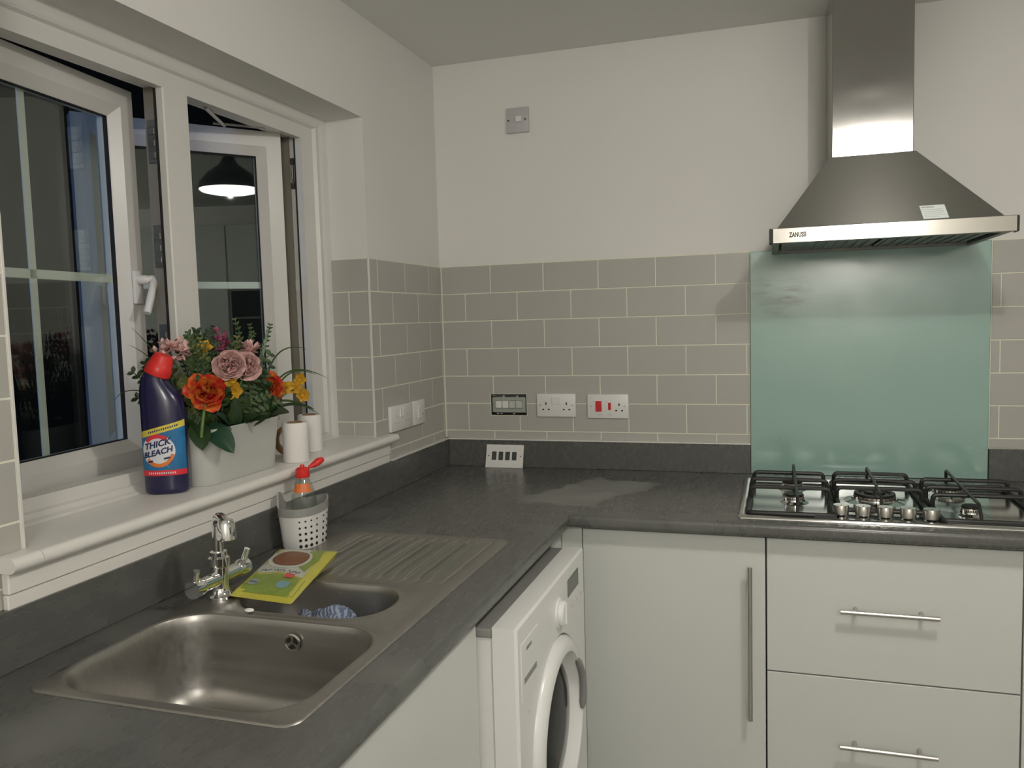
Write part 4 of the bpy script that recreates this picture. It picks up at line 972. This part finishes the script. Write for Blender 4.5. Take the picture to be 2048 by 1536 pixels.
for k in range(2):
    b = B(); x0 = 1.222+k*.273; box(b, x0, x0+.262, -.425, -.052, 1.656, 1.662)
    for j in range(9): box(b, x0+.012+j*.028, x0+.020+j*.028, -.415, -.062, 1.6535, 1.657)
    obj('grease_filter', b, M['steel_d'], hd)
me = text_mesh('ZANUSSI', .0180, 0, .0006); b = B(); b.from_mesh(me); bpy.data.meshes.remove(me)
for v in b.verts: v.co = Vector((1.2625+v.co.x*.62, -.4867, 1.6675+v.co.y))
obj('maker_lettering', b, M['slot'], fp, norm=False)
# printed sticker low on the canopy's sloping front
def can(x, t, off=.0006): return Vector((x, -.455+.159*t-off*.80, 1.688+.213*t+off*.60))
b = B(); loft(b, [[can(1.580, .025), can(1.641, .025), can(1.634, .205), can(1.573, .205)], [can(1.580, .025, .001), can(1.641, .025, .001), can(1.634, .205, .001), can(1.573, .205, .001)]]); st = T(obj('sticker', b, simple('sticker_paper', (.80, .88, .86), .5), cn), 'pale rectangular paper sticker')
b = B()
for k, (x0, x1, t0, t1) in enumerate(((1.577, 1.608, .172, .188), (1.579, 1.628, .143, .148), (1.580, 1.631, .118, .123), (1.581, 1.629, .095, .099), (1.582, 1.633, .070, .074), (1.583, 1.620, .048, .052))):
    loft(b, [[can(x0, t0, .0010), can(x1, t0, .0010), can(x1, t1, .0010), can(x0, t1, .0010)], [can(x0, t0, .0013), can(x1, t0, .0013), can(x1, t1, .0013), can(x0, t1, .0013)]])
obj('print_lines', b, M['grey_pl'], st)

# ------------------------------------------------------------------ gas hob
hb = T(empty('gas_hob', (1.485, -.388, .91)), 'five-burner stainless gas hob with black pan supports set in the worktop', 'hob')
HX, HY, HW, HD = 1.4845, -.388, .3805, .270
b = B(); loft(b, [[(x, y, z) for x, y in rrect(HX, HY, HW-d, HD-d, max(.004, .012-d*.3), 6)] for d, z in ((0, .9105), (0, .9115), (.0008, .9141), (.0030, .9168), (.0060, .9188), (.0095, .9197), (.0160, .9197), (.026, .9150), (.030, .9145))]); tray = obj('tray', b, M['hob'], hb, smooth=25)
def burner(x, y, r, dbl=False):
    b = B(); z = .9147; lathe(b, [(r*1.5, 0), (r*1.3, .003), (r*1.12, .006), (r*1.08, .010)], (x, y, z), 32); q = obj('burner', b, M['hob'], hb, smooth=40)
    b = B(); lathe(b, [(r*.92, .009), (r, .011), (r, .0165), (r*.94, .0185)], (x, y, z), 36)
    for k in range(28):
        a = 2*math.pi*k/28; s = B(); box(s, r*.97, r*1.012, -.0011, .0011, .0115, .016); merge(b, s, Matrix.Translation((x, y, z)) @ Matrix.Rotation(a, 4, 'Z'), 1)
    obj('flame_ring', b, [M['alu'], M['slot']], q, smooth=40)
    b = B(); lathe(b, [(r*.90, .0185), (r*.97, .020), (r*.97, .0235), (r*.88, .0258), (r*.4, .0262)] if not dbl else [(r*.96, .0185), (r, .020), (r*.98, .024), (r*.78, .024), (r*.72, .020), (r*.5, .020), (r*.48, .027), (r*.40, .0285), (r*.1, .029)], (x, y, z), 36); obj('burner_cap', b, M['iron'], q, smooth=35)
    b = B(); tube(b, [(x-r*.9, y-r*.62, z), (x-r*.9, y-r*.62, z+.016)], .0022, 8); obj('igniter', b, M['white_pl'], q)
burner(1.252, -.262, .030); burner(1.254, -.452, .026); burner(1.471, -.392, .055, True); burner(1.684, -.268, .040); burner(1.690, -.520, .024)
def support(x0, x1, y0, y1, ys_, xs_spine, front):
    ZB, ZT_, r = .9240, .9585, .0060; b = B()
    base_ = fillet([(front[0], y0, ZB), (x0, y0, ZB), (x0, y1, ZB), (x1, y1, ZB), (x1, y0+front[2], ZB), (front[1], y0+front[2], ZB) if front[2] else (x1, y0, ZB), (front[1], y0, ZB), (front[0], y0, ZB)], .012, 4)
    tube(b, base_, .0064, 8)
    for y, ex in ys_:
        tube(b, fillet([(x0+ex, y, ZB), (x0+ex, y, ZT_), (x1-ex, y, ZT_), (x1-ex, y, ZB)], .014, 6), r, 8)
    tube(b, fillet([(xs_spine, y1-.0, ZB), (xs_spine, y1+.004, ZT_+.012), (xs_spine, y1-.02, ZT_+.011), (xs_spine, y0+.035, ZT_+.003), (xs_spine, y0, ZB)], .010, 4), .0044, 8)
    for x in (x0, x1):
        for y in (y0+.03, y1-.02): lathe(b, [(.006, -.0090), (.006, 0)], (x, y, ZB), 8)
    obj('pan_support', b, M['iron'], hb, smooth=45)
support(1.133, 1.349, -.638, -.165, ((-.235, .006), (-.345, .002), (-.462, .002)), 1.258, (1.30, 1.30, 0))
support(1.368, 1.585, -.560, -.180, ((-.215, .006), (-.325, .0), (-.435, .0)), 1.472, (1.47, 1.47, 0))
support(1.604, 1.838, -.638, -.190, ((-.275, .006), (-.385, .0), (-.488, .0)), 1.690, (1.66, 1.66, 0))
for x, y in ((1.366, -.612), (1.4195, -.614), (1.4725, -.617), (1.526, -.620), (1.579, -.623)):
    b = B(); lathe(b, [(.0165, 0), (.0165, .004), (.012, .0055)], (x, y, .9147), 24); kn = obj('knob', b, M['chrome'], hb, smooth=40)
    b = B(); lathe(b, [(.0178, .009), (.0190, .0105), (.0198, .032), (.0185, .0345), (.003, .0345)], (x, y, .9147), 28); box(b, x-.0008, x+.0008, y-.018, y-.004, .949, .9496, mi=1); obj('knob_cap', b, [M['nickel'], M['slot']], kn, smooth=35)
    b = B(); lathe(b, [(.0105, .005), (.0105, .0095)], (x, y, .9147), 16); obj('knob_spindle', b, M['slot'], kn)

# ------------------------------------------------------------------ pendant lamp (seen mirrored in the right pane)
lp = T(empty('pendant_lamp', (LAMP[0], LAMP[1], LAMP[2])), 'dome pendant lamp whose glowing disc is mirrored in the right window pane', 'lamp')
b = B(); lathe(b, [(LAMP_R+.006, -.002), (LAMP_R+.008, 0), (LAMP_R-.002, .035), (LAMP_R*.72, .085), (LAMP_R*.40, .120), (.045, .135), (.030, .165), (.012, .172), (.010, .171), (.026, .160), (.040, .130), (LAMP_R*.38, .115), (LAMP_R*.70, .081), (LAMP_R-.006, .033), (LAMP_R, 0)], LAMP, 48, cap0=False, cap1=False); obj('lamp_shade', b, M['shade'], lp, smooth=40)
b = B(); lathe(b, [(LAMP_R-.003, .010), (LAMP_R-.003, .0), (LAMP_R*.9, -.010), (LAMP_R*.7, -.017), (LAMP_R*.4, -.022), (.01, -.024)], LAMP, 48); obj('lamp_diffuser', b, M['lampglow'], lp, smooth=50)
b = B(); tube(b, [(LAMP[0], LAMP[1], LAMP[2]+.168), (LAMP[0], LAMP[1], ZC-.02)], .0035, 8); lathe(b, [(.045, -.022), (.05, -.012), (.05, 0)], (LAMP[0], LAMP[1], ZC), 24); obj('cord_and_rose', b, M['white_pl'], lp, smooth=40)
# tall oven unit on the opposite wall (seen mirrored in the right pane)
tu = T(empty('oven_housing', (3.3, -2.0, 0)), 'tall pale unit with a black built-in oven mirrored in the right window pane', 'cabinet')
obj('carcass', box(B(), 3.02, 3.645, -2.22, -1.60, .1, 2.18), M['cab'], tu)
obj('door', box(B(), 3.0, 3.019, -2.218, -1.602, 1.72, 2.17, .002), M['cab'], tu); obj('door', box(B(), 3.0, 3.019, -2.218, -1.602, .14, 1.02, .002), M['cab'], tu)
ov = obj('oven_front', box(B(), 2.99, 3.019, -2.20, -1.62, 1.03, 1.71, .003), M['glassblack'], tu)
b = B(); bar_handle(b, (2.99, -2.15, 1.52), (2.99, -1.67, 1.52), (-1, 0, 0)); obj('bar_handle', b, M['nickel'], ov, smooth=40)
tl = T(empty('larder_cabinet', (3.3, -2.6, 0)), 'tall plain pale unit left of the mirrored oven', 'cabinet')
obj('carcass', box(B(), 3.02, 3.645, -2.84, -2.225, .1, 2.18), M['cab'], tl); obj('door', box(B(), 3.0, 3.019, -2.838, -2.227, .14, 2.17, .002), M['cab'], tl)
